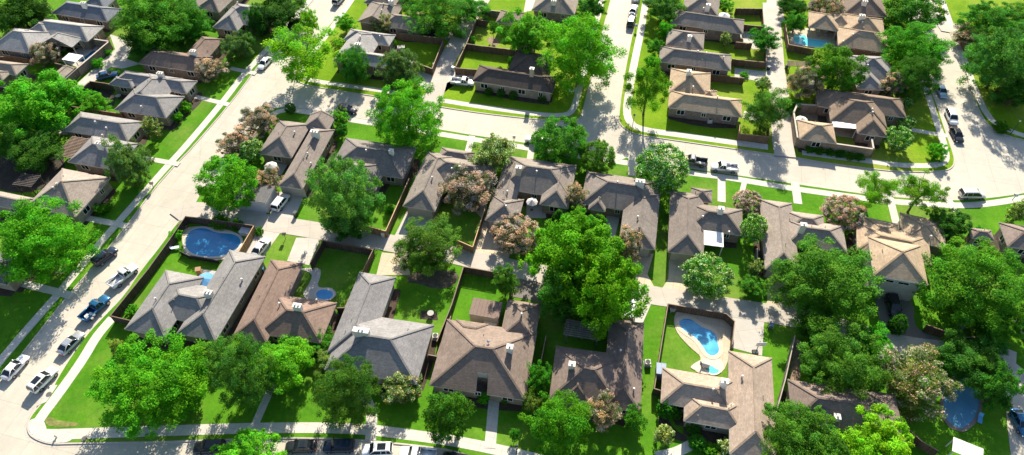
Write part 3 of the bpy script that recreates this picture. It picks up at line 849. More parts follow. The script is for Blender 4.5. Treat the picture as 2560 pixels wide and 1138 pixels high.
for pts,wd in (([(682,962),(660,1010),(635,1068),(621,1098)],1.2),([(905,985),(922,1010),(931,1040),(926,1102)],1.6),([(1238,965),(1225,1121)],1.65),([(480,240),(573,262)],1.2),([(576,171),(640,184)],1.2),([(352,394),(448,411)],1.2),([(205,543),(318,566)],1.3),([(58,709),(182,740)],1.4),([(652,53),(712,66)],1.2),
 ([(1804,505),(1804,436)],1.5),([(1580,440),(1580,392)],1.5),([(1166,395),(1180,340)],1.3),([(1995,510),(1987,455)],1.6),([(2241,560),(2223,489)],1.4),([(2389,530),(2371,500)],1.4),([(1324,402),(1331,358)],1.3),([(2272,324),(2369,340)],1.2),([(1640,1142),(1690,1132),(1728,1112)],1.5),([(820,300),(836,290)],1.2),([(1850,500),(1862,452)],1.0),([(1540,398),(1560,391)],1.2),([(1450,222),(1420,228)],1.2),([(2384,64),(2400,66)],1.6)):
    strip('walkway',pts,wd,WALK,'drive')
# alleys
strip('alley',[(440,545),(475,521),(530,531),(600,546),(660,556),(797,577),(960,605),(1162,643),(1200,655),(1330,680),(1604,735),(1727,752),(1820,768),(1913,782),(2000,797),(2083,815),(2160,838),(2230,860),(2353,879),(2487,885),(2540,905)],3.9,ALLEY,'alley')
strip('alley',[(1078,262),(1088,232),(1103,176),(1138,116),(1176,42),(1195,18),(1222,-30)],4.1,ALLEY,'alley')
strip('alley',[(1963,392),(1955,351),(1952,300),(1950,246),(1938,176),(1935,116),(1930,53),(1936,14),(1945,-30)],4.2,ALLEY,'alley')
strip('alley',[(196,224),(260,166),(316,114),(352,86),(400,50)],3.3,DRIVE,'alley')
# driveways and paved yards
slab('driveway',z2((500,830),(762,862),(672,1075),(640,1125),(420,1110)),DRIVE,'drive')
slab('driveway',z2((-60,950),(400,1030),(420,1110),(-110,1060)),DRIVE,'drive')
slab('driveway',qf((95,540),(290,600),(165,775),(40,745)),DRIVE,'drive')
slab('driveway',qf((400,640),(575,640),(490,835),(335,805)),DRIVE,'drive')
slab('driveway',qf((1010,745),(1190,760),(1210,905),(970,905)),TAN,'drive')
slab('driveway',qf((1190,445),(1385,480),(1310,720),(1080,665)),DRIVE,'drive')
slab('driveway',qf((1745,540),(1900,560),(1900,780),(1650,750)),TAN,'drive')
slab('driveway',qg((10,520),(250,560),(200,810),(-10,770)),TAN,'drive')
slab('driveway',qg((1100,735),(1235,755),(1190,900),(1245,1000),(1110,1010)),TAN,'drive')
slab('driveway',qg((1345,770),(1510,795),(1485,955),(1515,1050),(1290,1010),(1340,930)),TAN,'drive')
zs=mk(1820,560,240/1138)
slab('driveway',zs((465,600),(810,640),(830,930),(800,1080),(410,1010),(465,920)),TAN,'drive')
slab('driveway',qk((1070,40),(1225,45),(1160,195),(1020,195)),DRIVE,'drive')
slab('driveway',[(1800,768),(1912,782),(1905,890),(1830,870)],DRIVE,'drive')
slab('driveway',zy((765,190),(1160,230),(1160,610),(690,520)),ASPH,'drive')
slab('driveway',z5((-40,340),(330,400),(310,700),(610,790),(600,940),(80,862),(-40,500)),ASPH,'drive',True)
slab('driveway',qb((1410,690),(1500,490),(1665,500),(1655,615),(1440,605)),DRIVE,'drive')
slab('driveway',qb((1225,520),(1385,485),(1430,560),(1345,650),(1240,590)),DRIVE,'drive')
slab('driveway',qb((1290,160),(1520,190),(1500,290),(1270,250)),ASPH,'drive')
slab('driveway',zr((60,790),(190,820),(175,865),(45,842)),DRIVE,'drive')
slab('driveway',zr((-10,485),(225,512),(225,590),(-10,550)),DRIVE,'drive')
slab('driveway',zr((40,205),(215,225),(235,345),(120,350),(0,255)),DRIVE,'drive')
slab('driveway',zr((190,20),(330,30),(350,160),(200,190)),DRIVE,'drive')
slab('driveway',zu((800,330),(900,280),(1030,355),(1170,372),(1150,480),(1010,465),(870,440)),DRIVE,'drive')
slab('driveway',qa((780,245),(970,300),(900,420),(1000,455),(870,490),(740,470),(830,380)),DRIVE,'drive')
slab('driveway',qa((270,850),(500,850),(480,960),(300,950)),DRIVE,'drive')
slab('driveway',qc((330,-20),(400,-20),(370,75),(310,90)),DRIVE,'drive')
slab('driveway',qf((1660,360),(1760,380),(1740,520),(1640,420)),TAN,'drive')
slab('patio',qe((1285,640),(1330,545),(1700,590),(1745,700),(1620,805),(1330,800)),TAN,'patio',True)
slab('patio',qk((1380,110),(1500,100),(1740,150),(1790,230),(1760,540),(1640,575),(1500,540),(1590,450),(1500,380),(1380,250)),TAN,'patio',True)
slab('patio',qd((205,200),(560,205),(610,330),(560,352),(212,322)),TAN,'patio')
slab('patio',z7((840,860),(1130,690),(1500,600),(1100,960)),DRIVE,'patio')
slab('patio',qe((1420,860),(1550,880),(1600,1000),(1420,980)),DRIVE,'patio')
slab('patio',z2((400,500),(640,520),(540,680),(380,650)),DRIVE,'patio')
slab('patio',qg((330,380),(460,400),(470,500),(330,500)),DRIVE,'patio')
slab('patio',qg((900,470),(1000,470),(960,640),(880,620)),DRIVE,'patio')
slab('patio',qf((400,860),(570,850),(580,900),(540,1000),(660,990),(700,1060),(560,1100),(430,1060),(500,960),(520,890)),DRIVE,'patio',True)
slab('patio',zm((560,150),(720,60),(920,80),(920,230),(780,260),(560,190)),WALK,'patio',True)
slab('patio',qd((510,900),(700,900),(680,985),(500,960)),TAN,'patio')
slab('patio',ql((1290,600),(1430,560),(1560,640),(1590,760),(1560,880),(1450,980),(1300,930)),TAN,'patio',True)
slab('patio',zt((300,640),(560,600),(520,760),(320,760)),DRIVE,'patio')
slab('patio',qc((1590,240),(1870,270),(1870,300),(1590,280)),BARE,'patio')
# bare soil and planting beds
slab('soil',qf((1200,880),(1560,860),(1540,980),(1400,1010),(1250,960),(1180,960)),m_dirt((.085,.075,.05)),'bed',True)  # some dirt, but the dark colour also paints in the tree's shade
slab('soil',qj((1290,110),(1400,120),(1410,180),(1280,170)),SOIL,'bed')
slab('soil',ql((240,300),(300,330),(280,700),(195,720)),BARE,'bed')
slab('soil',qa((560,610),(770,600),(830,690),(800,790),(560,760)),SOIL,'bed',True)
slab('soil',qe((370,830),(440,820),(485,845),(440,905),(385,900)),BARE,'bed',True)
slab('soil',zt((730,130),(850,130),(960,200),(940,225),(740,180)),BARE,'bed',True)
slab('soil',zt((1730,490),(1840,470),(1910,540),(1880,600),(1780,580)),BARE,'bed',True)
slab('soil',qd((270,750),(480,760),(480,880),(280,870)),BARE,'bed')
slab('soil',qe((-100,-30),(250,-60),(520,100),(300,330),(-100,300)),SOIL,'bed',True)
slab('soil',zm((200,690),(300,720),(380,860),(520,930),(520,1000),(330,950),(200,800)),SOIL,'bed',True)
slab('soil',qc((0,600),(520,680),(510,730),(0,655)),SOIL,'bed')
slab('soil',qa((1180,930),(1270,780),(1420,680),(1450,720),(1300,850),(1240,930)),SOIL,'bed',True)
slab('soil',qd((280,1030),(800,1085),(790,1120),(280,1060)),SOIL,'bed')
slab('soil',qi((318,890),(350,860),(420,895),(560,905),(560,938),(335,938)),m_dirt((.17,.18,.05)),'bed',True)
# ------------------------------------------------------------------ houses
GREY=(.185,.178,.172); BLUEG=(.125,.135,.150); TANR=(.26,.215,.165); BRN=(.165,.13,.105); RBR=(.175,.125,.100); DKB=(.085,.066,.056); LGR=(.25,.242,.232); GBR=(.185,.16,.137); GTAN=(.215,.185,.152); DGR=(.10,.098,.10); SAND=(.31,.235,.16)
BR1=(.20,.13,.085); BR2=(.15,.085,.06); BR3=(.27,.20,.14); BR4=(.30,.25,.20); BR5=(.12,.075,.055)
CREAM=(.42,.38,.31)
house('brick_house','long brick house with blue grey hip roof at the top left corner of the neighbourhood',[W(z7,(730,190),(1525,310),(1730,125)),W(z7,(1160,80),(1480,125),(1560,-60))],BLUEG,BR2,chimneys=[z7(1185,45)],garage=[(0,1,.5,2.6)])
house('brick_house','large pale grey house with many hips and gabled patio roof beside the lap pool',[W(z7,(640,265),(1485,375),(1225,590)),W(z7,(-150,680),(440,765),(800,462)),W(z7,(600,610),(1010,690),(1165,545),ends='gh',ridge='v',z=2.9,open=True),W(z7,(560,300),(900,350),(800,560))],LGR,BR5,nvent=3)
house('brick_house','tan hip roofed house cut by the left picture edge below the lap pool yard',[W(z7,(-400,810),(405,912),(190,1065)),W(z7,(-300,1100),(30,1150),(60,1000))],GTAN,BR1)
house('brick_house','brown roofed house with white chimney and pink myrtle at its corner by the left street',[W(qa,(980,452),(1420,515),(1480,400)),W(qa,(1400,505),(1640,285),(1470,220))],(.15,.112,.092),BR5,chimneys=[qa(1372,365)])
house('brick_house','grey house of several hips with stone front and small detached looking garage hip, left street',[W(qa,(890,500),(1405,577),(1328,668)),W(qa,(810,782),(1180,842),(1312,687)),W(qa,(825,772),(1075,525),(1230,640)),W(qa,(770,602),(940,630),(1040,575))],GREY,BR1,chimneys=[qa(1137,520)],vents=[qa(1005,760)])
house('brick_house','grey roofed house with weathered wooden pergola behind it, left street',[W(qa,(575,795),(1030,866),(955,1012)),W(qa,(480,1153),(830,1203),(985,1020))],GREY,BR1,chimneys=[(qa(703,1018),1.2,1.4)],vents=[qa(678,870),qa(757,912),qa(730,965)])
house('brick_house','tan house with one long plain slope to the left street and leaf shaded yard behind',[W(z1,(1075,925),(1575,365),(880,245)),W(z1,(-200,520),(520,640),(370,850))],(.235,.198,.17),BR3,vents=[z1(810,460),z1(760,515)])
house('brick_house','dark roofed house almost hidden under the big feathery elm at the left edge',[W(px,(18,712),(75,648),(-60,600))],DGR,BR3)
house('brick_house','grey shingled house with shaded hip front behind the dark oaks, top of left street',[W(qa,(1510,195),(1690,222),(1760,60)),W(qa,(1560,150),(1830,195),(1870,50))],GREY,BR1,vents=[qa(1690,20)])
house('brick_house','grey brown house with steep hips touching the top edge near the left street',[W(px,(488,22),(548,32),(610,-60)),W(px,(425,12),(500,22),(560,-70))],GBR,BR3)
house('brick_house','house with gabled brick front and long grey garage roof beyond the walled lawn yard',[W(qb,(835,152),(1072,185),(1195,45),ends='gh',ridge='v'),W(qb,(1005,183),(1275,222),(1318,128)),W(qb,(880,20),(1100,45),(1200,-120))],GBR,BR1,vents=[qb(1008,75),qb(1022,30)],chimneys=[(qb(1072,5),1.0,1.2)])
house('brick_house','pale grey courtyard house behind two dark oaks at the street corner',[W(qb,(660,432),(888,466),(1008,242)),W(qb,(790,205),(1113,244),(1080,330)),W(qb,(720,440),(1195,506),(1222,415))],LGR,BR2,chimneys=[qb(838,315)],vents=[qb(857,265),qb(995,262)])
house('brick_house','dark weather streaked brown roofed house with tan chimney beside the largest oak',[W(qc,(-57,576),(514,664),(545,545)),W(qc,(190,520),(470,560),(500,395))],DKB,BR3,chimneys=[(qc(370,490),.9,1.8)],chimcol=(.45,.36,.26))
house('brick_house','small brown hipped house with pointed roof half hidden behind the feathery ash tree',[W(qc,(110,160),(275,182),(310,92))],BRN,BR1)
house('house_annex','little brown gabled house wing with timber front under the feathery ash',[W(qc,(243,316),(385,336),(400,235),ends='gh',ridge='v')],BRN,BR1)  # second gable wing of the hipped house above, split off as its own object
house('brick_house','grey tan hip roofed house at the top edge left of the middle street',[W(qc,(368,72),(674,107),(720,-40)),W(qc,(420,20),(640,50),(680,-120))],GTAN,BR2,chimneys=[(qc(525,5),1.1,1.0)])
house('brick_house','long grey hip house with tall chimney, uppermost in the row right of the middle street',[W(qc,(1352,165),(1871,243),(1868,140)),W(qc,(1435,82),(1692,118),(1690,-25))],GBR,BR2,chimneys=[(qc(1625,35),1.0,1.6)],vents=[qc(1590,60)])
house('brick_house','grey brown L shaped house with white chimney, second down right of the middle street',[W(qc,(1270,438),(1785,504),(1791,390)),W(qc,(1320,322),(1590,366),(1597,235))],(.19,.165,.142),BR1,chimneys=[(qc(1493,258),.9,1.2)],vents=[qc(1733,408),qc(1610,378),qc(1550,368)],garage=[(0,1,.5,2.6)])
house('brick_house','warm tan corner house with white chimney and wide front lawn by the sweetgum tree',[W(qc,(1335,764),(1865,834),(1873,708)),W(qc,(1340,665),(1635,705),(1640,520)),W(qc,(1560,705),(1685,722),(1690,648))],SAND,BR2,chimneys=[(qc(1488,505),.9,1.2)],vents=[qc(1515,622),qc(1690,690)])
house('brick_house','brown hipped house at the top edge above the turquoise pool house',[W(qd,(605,92),(908,122),(880,-20))],BRN,BR2,chimneys=[(qd(748,10),1.1,1.0)])
house('brick_house','tan house wrapped round the turquoise pool, with small square pavilion roof',[W(qd,(555,322),(920,377),(908,240)),W(qd,(600,235),(890,262),(885,138)),W(qd,(345,192),(562,215),(560,110),open=True),W(qd,(490,170),(640,192),(640,108))],SAND,BR2,chimneys=[(qd(728,112),1.2,1.1)],vents=[qd(728,160),qd(735,200),qd(660,250),qd(590,298)])
house('brick_house','blue grey house with diagonal hips between the dense oak and the tall elm',[W(qd,(640,575),(985,592),(932,405)),W(qd,(690,632),(890,652),(855,480))],GREY,BR1,vents=[qd(755,425),qd(765,468)])
house('brick_house','brown house with striped diagonal hips and white awning behind the tall brown wall',[W(qd,(410,755),(1042,838),(1022,702)),W(qd,(500,858),(905,912),(885,720)),W(qd,(692,948),(907,975),(890,800))],(.17,.128,.095),BR2,vents=[qd(797,778),qd(800,800)])
house('house_annex','small tan hipped garage inside the brown walled corner yard',[W(qd,(282,990),(545,1022),(520,882))],SAND,BR2)
# front row, left to right
house('brick_house','grey corner house with two hipped front wings and white chimney by the kidney pool',[W(qi,(885,242),(1175,302),(1465,-125)),W(qi,(1255,272),(1545,312),(1877,-277)),W(qi,(1080,140),(1500,207),(1615,-35))],GREY,BR3,chimneys=[qi(1478,-20)],vents=[qi(1720,-110),qi(1105,25)],nvent=3,garage=[(1,2,.5,4.6)])
house('brick_house','rosy brown house with chimney and long rear garage wing beside the large walled lawn',[W(qj,(-57,300),(190,336),(505,-217)),W(qj,(125,277),(575,343),(702,55))],RBR,BR1,chimneys=[qj(405,75)],vents=[qj(280,60),qj(545,35)],garage=[(0,2,.5,4.6)])
house('brick_house','blue grey house with triple pot chimney and long rear wing, third in the front row',[W(qj,(600,530),(1257,635),(1396,215)),W(qj,(620,405),(905,450),(1186,-117))],(.172,.166,.164),BR4,chimneys=[(qj(860,250),2.4,1.3)],nvent=4,garage=[(1,2,.5,4.6)])
house('brick_house','brown house with satellite dish and dark porch notch, fourth in the front row',[W(qj,(1345,642),(2030,750),(2152,270)),W(qk,(140,300),(388,342),(443,65)),W(qj,(1505,300),(1740,330),(1765,205))],(.165,.128,.105),BR1,chimneys=[(qk(212,368),.9,1.3)],vents=[qk(296,135)],dish=[qk(60,330)],nvent=3,notch=[(qj,((1672,735),(1752,745),(1768,592),(1690,580)))])
house('brick_house','tree shaded brown house with torn wooden pergola behind, left of the long green side lawn',[W(qk,(870,796),(1143,836),(1194,203)),W(qk,(490,737),(1010,812),(1062,432)),W(qk,(560,760),(800,795),(830,520))],(.145,.112,.095),BR1,chimneys=[(qk(655,490),.9,1.0)],vents=[qk(1000,395),qk(1095,668)])
house('brick_house','tan house with white gutters and diagonal valleys round the turquoise spa, front row',[W(zm,(975,-15),(1452,65),(1300,1185)),W(zm,(225,560),(1050,800),(1180,330)),W(zm,(480,760),(1130,950),(1160,560))],(.27,.212,.165),BR4,trim=(.80,.78,.72),chimneys=[(zm(935,320),1.0,1.6)],vents=[zm(1128,270),zm(805,415)],nvent=4)
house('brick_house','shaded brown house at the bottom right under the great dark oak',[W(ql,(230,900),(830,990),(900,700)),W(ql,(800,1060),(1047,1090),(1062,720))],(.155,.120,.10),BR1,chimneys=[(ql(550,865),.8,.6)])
# middle row, left to right
r1=house('brick_house','grey brown house with big white chimney and rear garage beside the silver car, middle row',[W(z2,(515,777),(746,809),(1129,255)),W(z2,(322,470),(640,517),(860,195)),W(z2,(745,228),(985,262),(1010,130),ends='hg',ridge='v')],(.182,.155,.135),BR1,chimneys=[(z2(858,262),1.5,1.4)],vents=[z2(670,270),z2(793,470),z2(825,565)],garage=[(0,0,.5,4.6)],nvent=3)
house('flat_garage','flat roofed garage with pale grey block walls behind the round green tree',[W(z2,(100,905),(392,946),(512,790),flat=True)],DGR,CREAM,wallmat=m_plain((.40,.41,.43)),nvent=0,autowin=False,group='outbuildings',cat='garage')
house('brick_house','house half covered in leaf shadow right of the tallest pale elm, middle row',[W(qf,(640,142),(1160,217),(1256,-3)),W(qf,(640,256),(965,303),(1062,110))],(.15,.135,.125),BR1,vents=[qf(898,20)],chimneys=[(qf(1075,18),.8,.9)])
house('brick_house','grey tan house with pointed garage hip beside the brown flowering myrtle, middle row',[W(qf,(1157,413),(1388,453),(1560,60)),W(qf,(1290,232),(1770,302),(1835,110)),W(qf,(1400,80),(1640,112),(1665,30))],GBR,BR1,chimneys=[(qf(1570,140),.9,1.0)],vents=[qf(1507,150),qf(1367,212)],garage=[(0,0,.5,4.4)])
house('brick_house','grey house with cream chimney and white parasol in its court, middle row',[W(qg,(130,287),(640,362),(696,125)),W(qg,(35,514),(266,546),(342,372)),W(qg,(422,402),(627,434),(700,160)),W(qg,(70,440),(230,466),(372,100))],(.185,.16,.138),BR1,chimneys=[(qg(275,138),1.0,1.8)],chimcol=(.5,.42,.3),vents=[qg(403,168),qg(185,415),qg(195,310)],garage=[(1,0,.5,4.4)])
house('brick_house','dark grey house with double white chimney left of the narrow lawn strip, middle row',[W(qg,(715,397),(1250,478),(1284,240)),W(qg,(985,684),(1246,722),(1283,330)),W(qg,(768,436),(892,450),(882,330))],(.165,.143,.125),BR1,chimneys=[(qg(1140,235),1.6,1.3)],vents=[qg(978,245),qg(1123,490)],garage=[(1,0,.5,4.4)],nvent=3)
house('brick_house','brown house with white corrugated patio roof right of the narrow lawn strip, middle row',[W(qg,(1335,738),(1592,774),(1650,340)),W(qg,(1480,572),(1874,632),(1884,440)),W(qg,(1500,372),(1652,392),(1662,300),ridge='v')],(.165,.14,.12),BR1,chimneys=[(qg(1717,430),.9,1.2)],vents=[qg(1585,490),qg(1770,600)],garage=[(0,0,.5,4.4)],nvent=3)
house('brick_house','tan house with leaning white chimney behind the round broad tree, middle row',[W(qh,(35,863),(285,898),(298,402)),W(qh,(180,690),(623,748),(610,555)),W(qh,(190,590),(470,612),(455,480))],(.225,.19,.16),BR1,chimneys=[(qh(312,545),1.0,1.9)],garage=[(0,0,.5,4.4)],nvent=4)
house('two_storey_house','cream two storey tower with sandy pyramid roof and four small windows over the garage',[W(qh,(806,907),(1196,976),(1131,693),z=5.5,win=False)],SAND,CREAM,wallmat=m_plain((.40,.36,.30)),trim=(.8,.78,.72),nvent=1,autowin=False,cat='house',garage=[(0,0,.32,4.6)])
house('brick_house','single storey sandy roofed house joined behind the two storey tower',[W(qh,(690,722),(1222,838),(1310,650)),W(qh,(1010,650),(1326,702),(1290,520)),W(qh,(740,640),(1000,690),(1010,545))],SAND,BR2,pitch=.34,vents=[qh(1215,630)])
house('brick_house','grey pink house cut by the right picture edge above the huge bright tree',[W(qh,(1762,702),(2050,742),(1960,565))],(.19,.15,.13),BR2)
house('house_annex','small brown hip roof between the juniper and the grey pink house at the right',[W(qh,(1505,640),(1670,660),(1690,590))],(.19,.15,.13),BR2)  # outlying wing of the grey pink house, built as a separate object
# four small windows under the eave of the two storey tower
root,ws=[h for h in HOUSES if h[0]['label'].startswith('cream two storey')][0]
w=ws[0]; o0=root.location
for t in (.2,.31,.52,.63):
    p=w.O+w.u*(w.ins+t*(w.L-2*w.ins))+w.v*w.ins; m=MB(); z0=4.0
    m.obox(Vector((p.x,p.y,z0))-w.v*.06,w.u*.95,w.v*.1,Vector((0,0,.62))); f=m.build('window',[m_plain((.75,.72,.66))],root,o0)
    m=MB(); m.obox(Vector((p.x,p.y,z0+.07))+w.u*.08-w.v*.075,w.u*.79,w.v*.1,Vector((0,0,.48))); m.build('pane',[m_glass()],f,o0)
# ------------------------------------------------------------------ fences
DKW=(.13,.085,.058); TANW=(.26,.17,.09); GRW=(.19,.165,.14)
fence('high brown brick wall with pale coping round the lap pool yard',[[z7(1290,552),z7(1552,592),z7(1100,972)]],(.14,.085,.06),2.1,'brick_wall',True)
fence('grey plank fence along the lane below the lap pool wall',[[z7(1100,975),qa(410,612)]],GRW)
fence('pale capped dark fence between lap pool yard and small shed',[[z7(780,900),z7(1090,972)],[z7(0,812),z7(140,800),z7(400,840)]],DKW)
fence('dark fence behind the sunken garden yard of the many hipped grey house',[[qa(500,757),qa(866,812)],[qa(565,640),qa(640,578),qa(790,600)]],DKW)
fence('dark stained fence round the kidney pool yard, along the left street',[[qi(785,148),qe(1050,868),qe(1205,655),qe(1320,487),qe(1805,553)],[qi(785,148),qi(930,182)]],(.085,.06,.045))
fence('light tan fence panel beside the white car with black roof',[[qe(1805,556),qe(1700,735)]],TANW)
fence('black wire pool fence across the lawn below the kidney pool',[[qe(1280,735),qe(1340,765),qe(1550,800)]],(.03,.03,.03),.9,'pool_fence')
fence('dark fence with pale cap round the large shaded lawn with kidney path',[[qf(500,822),qf(590,660),qf(947,724),qf(745,1138),qj(690,92)]],(.10,.07,.05))
fence('tall brown fence round the lawn yard of the pale courtyard house',[[qb(1110,235),qb(1450,276),qb(1366,490),qb(1210,432)]],(.17,.115,.075))
fence('long dark fence beside the upper lane with cross fence between two yards',[[qb(1760,152),qb(1682,140),qb(1610,312),qb(1530,484),qb(1690,497)],[qb(1610,312),qc(0,326),qc(245,356),qc(420,385),qc(500,398)]],DKW)
fence('weathered grey fence at the top beside the bright upper lawn',[[zt(1700,245),zt(1720,130),zt(1925,150)]],GRW)
fence('reddish fence with open lawn corner beside the small shaded yard, middle row',[[qf(1742,432),qf(1655,705),qf(1540,655)]],TANW)
fence('brown fence between the narrow grass strip and the tall pale elm yard',[[qf(1203,218),qf(1036,592),qf(900,556)]],TANW)
fence('dark plank fence along the alley behind the playful green backyard',[[qj(1400,330),qj(1505,70),qf(1590,845),qf(1835,888)],[zy(740,250),zy(690,520)]],(.10,.068,.048))
fence('dark fence between blue grey house and brown dish house',[[qj(1400,430),qj(1500,150)],[qj(1340,425),qj(1405,437)]],(.12,.09,.065))
fence('white edged dark fence round the bean shaped pool yard',[[qk(1240,664),qk(1337,62),qk(1752,133),qk(1812,187),qk(1795,352)],[qk(1235,664),qk(1295,682)]],(.11,.078,.055))
fence('grey weathered fence along the right side lawn of the white gutter house',[[ql(250,285),ql(180,600),ql(95,905)],[ql(105,855),ql(148,862)]],GRW)
fence('brown fence round the turquoise pool terrace beside the lane',[[qd(180,172),qd(205,318),qd(392,352)],[qd(600,345),qd(920,400)]],(.16,.10,.065))
fence('tall brown wall round the corner yard with small hipped garage',[[qd(430,752),qd(265,742),qd(240,800),qd(268,985),qd(808,1062),qd(795,990)]],(.17,.105,.06),2.2,'masonry_wall',True)
fence('brown fence between the warm tan corner house and its grey brown neighbour',[[qc(1640,530),qc(1880,557)],[qc(1795,420),qc(1880,430)]],(.15,.095,.06))
fence('brown fence under the lane oak below the upper right lawns',[[zr(0,425),zr(215,445),zr(215,345)],[zr(0,300),zr(115,310)]],(.15,.095,.06))
fence('brown fence round the little lawn beside the warm tan corner house',[[zr(30,870),zr(22,950),zr(235,975),zr(235,900)]],(.19,.12,.075))
fence('dark fence with leaf shadow in the top right lane yards',[[zr(0,60),zr(190,62),zr(200,190),zr(50,175)]],DKW)
fence('brown fence under the right trees above the shaded corner lawn',[[qd(1690,640),qd(1790,700),qd(1878,640)]],(.16,.085,.06))
fence('brown fence between two broad trees at the top right drive',[[zu(1190,520),zu(1240,640),zu(1420,560)]],(.17,.115,.08))
fence('slatted fence with open gaps behind the playset lawn',[[z5(445,655),z5(795,775),z5(1050,765),z5(1095,690)]],(.13,.085,.06))
fence('thin dark fence beside the green side lawn at the tree shaded house',[[qk(470,290),qk(430,490)]],DKW)
fence('dark fence left of the tan chimney house near the white flowering tree',[[zs(345,290),zs(355,600)]],GRW)
fence('grey fence behind the shaded patio garage at the bottom right',[[ql(1000,900),ql(1150,1040),ql(1270,1110)]],DKW)

# ------------------------------------------------------------------ trees
T=tree
T('ash',82,262,112,76,'huge bright feathery ash spreading at the left edge above the dark oak')
T('oak',88,374,62,48,'dark round oak below the huge feathery ash at the left edge')
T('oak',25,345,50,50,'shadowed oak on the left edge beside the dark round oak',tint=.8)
T('pine',318,402,54,60,'silvery green cedar at the corner of the pergola house')
T('big',98,598,116,106,'huge bright elm with visible trunk over the left street sidewalk',seed=1)
T('bigd',395,42,105,52,'broad dark tree behind the long brick house at the top left',seed=0)
T('bigd',474,60,54,38,'dark tree between the broad top left crown and the brown roof')
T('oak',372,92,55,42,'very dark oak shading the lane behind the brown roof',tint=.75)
T('pine',592,112,42,32,'soft grey green pine leaning over the brown roofed house corner')
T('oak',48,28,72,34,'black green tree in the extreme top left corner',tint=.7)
T('green',98,28,28,22,'pale flowering tree beside the black green corner tree')
T('brown',112,132,39,25,'brownish myrtle beside the white pergola of the lap pool')
T('brown',528,170,38,28,'pinkish brown myrtle at the brown roofed house, left street')
T('pinkg',380,318,22,32,'upright myrtle against the pergola house, left street lawn')
T('mid',238,258,32,22,'small leafy tree in the sunken garden yard',col=G_BRIGHT)
T('mid',190,240,30,17,'low spreading tree beside the big ash and sunken garden',col=G_BRIGHT)
T('gum',752,128,86,66,'yellow green sweetgum with bare trunk at the upper street corner',seed=0,clear=3)
T('yel',772,52,22,40,'narrow yellow green tree behind the corner sweetgum')
T('oak',700,24,66,34,'dark oak at the top edge over the left street sidewalk',tint=.85)
T('oak',640,50,28,42,'dark slim tree between grey house and top edge oak',tint=.8)
T('oak',612,105,22,24,'dark shrubby tree at the brown house front, left street')
T('bigd',882,158,40,42,'dark dense oak in front of the pale courtyard house',col=G_DARK)
T('pine',1003,172,56,50,'dark layered cedar beside the dense oak, courtyard house')
T('mid',863,58,25,21,'small round tree by the gabled brick front, upper left street',col=G_BRIGHT)
T('pinkg',951,58,32,24,'bronze green myrtle before the gabled brick house')
T('bigd',1098,26,84,42,'wide dark oak at the top edge over the upper lane',seed=2)
T('mid',1180,20,44,30,'lighter tree at the top edge beside the wide lane oak')
T('oak',1030,10,28,22,'small dark oak on the top edge beside the gabled house')
T('big',1018,285,88,80,'large bright green tree on the cross street lawn between two houses',seed=2)
T('ash',848,292,24,20,'small bright ball tree beside the dark sedan')
T('oak',852,324,14,14,'tiny dark shrub tree below the small bright ball tree')
T('brown',645,304,45,36,'bronze myrtle at the street corner, uppermost of three by the chimney house')
T('brown',586,357,43,34,'brown flowering myrtle on the left street, middle of three by the chimney house')
T('pale',632,373,31,28,'white flowering myrtle beside the brown myrtles of the chimney house')
T('dense',568,452,75,68,'dense round bright green tree at the alley mouth on the left street')
T('brown',671,446,33,29,'rusty myrtle between white parasol and round green tree')
T('big',856,482,90,96,'tall pale green elm shading the alley behind the leaf shadowed house',seed=0,col=(.075,.18,.045))
T('oak',866,548,58,40,'dark lower tree beneath the tall pale green elm',tint=.9)
T('elm',915,545,18,32,'slim bright tree on the right flank of the tall pale elm')
T('ash',1318,76,72,46,'open feathery ash with bare trunk left of the largest oak',clear=3.5)
T('big',1450,128,98,92,'largest oak, a huge bright crown at the middle street corner',seed=1)
T('mid',1234,68,17,15,'small lollipop tree on bare soil in the upper yard',clear=2.2)
T('oak',1478,22,36,30,'dark oak at the top edge left of the middle street',tint=.9)
T('gum',1622,212,52,60,'bright open tree with two trunks on the tan corner house lawn',clear=3,col=(.075,.19,.014),seed=1)
T('elm',1664,73,20,20,'small bright tree at the uppermost grey house, middle street')
T('mid',1640,118,22,20,'olive tree at the second house right of the middle street')
T('elm',1634,154,18,16,'little bright tree above the two trunk tree, middle street')
T('oak',1658,18,52,25,'dark tree at the top edge right of the middle street')
T('elm',1812,12,23,15,'bright tree at the top edge behind the tall chimney house')
T('green',1815,96,14,15,'tiny olive tree in the brown soil yard, upper right row')
T('mid',1911,98,36,29,'dense green tree over the upper right lane')
T('green',1908,208,20,18,'pinkish green myrtle beside the lane behind the warm tan house')
T('mid',1918,268,51,56,'pale leafy tree over the lane beside the warm tan corner house',col=(.065,.16,.035))
T('ball',1400,348,70,58,'dense dark round tree on the cross street, in front of the cream chimney house')
T('ball',1496,390,46,42,'finely leaved tree touching the dense dark round tree',col=(.06,.15,.02))
T('green',1231,380,56,50,'light green myrtle by the front walk of the pointed hip house')
T('pale',1656,420,68,60,'round white flecked tree on the cross street before the pickup trucks')
T('brown',1442,488,30,32,'brown myrtle between cream chimney house and double chimney house')
T('brown',1168,474,66,44,'wide brown and green myrtle in the pointed hip house yard')
T('rose',1290,580,62,42,'large dusty pink myrtle beside the alley drive')
T('cone',1395,543,19,22,'dark clipped cone shrub in the parasol court')
T('yel',1435,640,118,108,'giant vivid green tree, left mass, over the central alley',col=(.062,.19,.008))
T('yel',1500,728,104,100,'giant vivid green tree, lower right mass, over the central alley',col=(.06,.185,.008))
T('yel',1462,572,62,44,'vivid green tree top nearest the double chimney house court',col=(.062,.19,.008))
T('oak',1395,735,52,62,'shaded green tree behind the torn pergola under the vivid giant',tint=1.2)
T('brown',1568,618,36,46,'brown myrtle against the right side of the vivid giant tree')
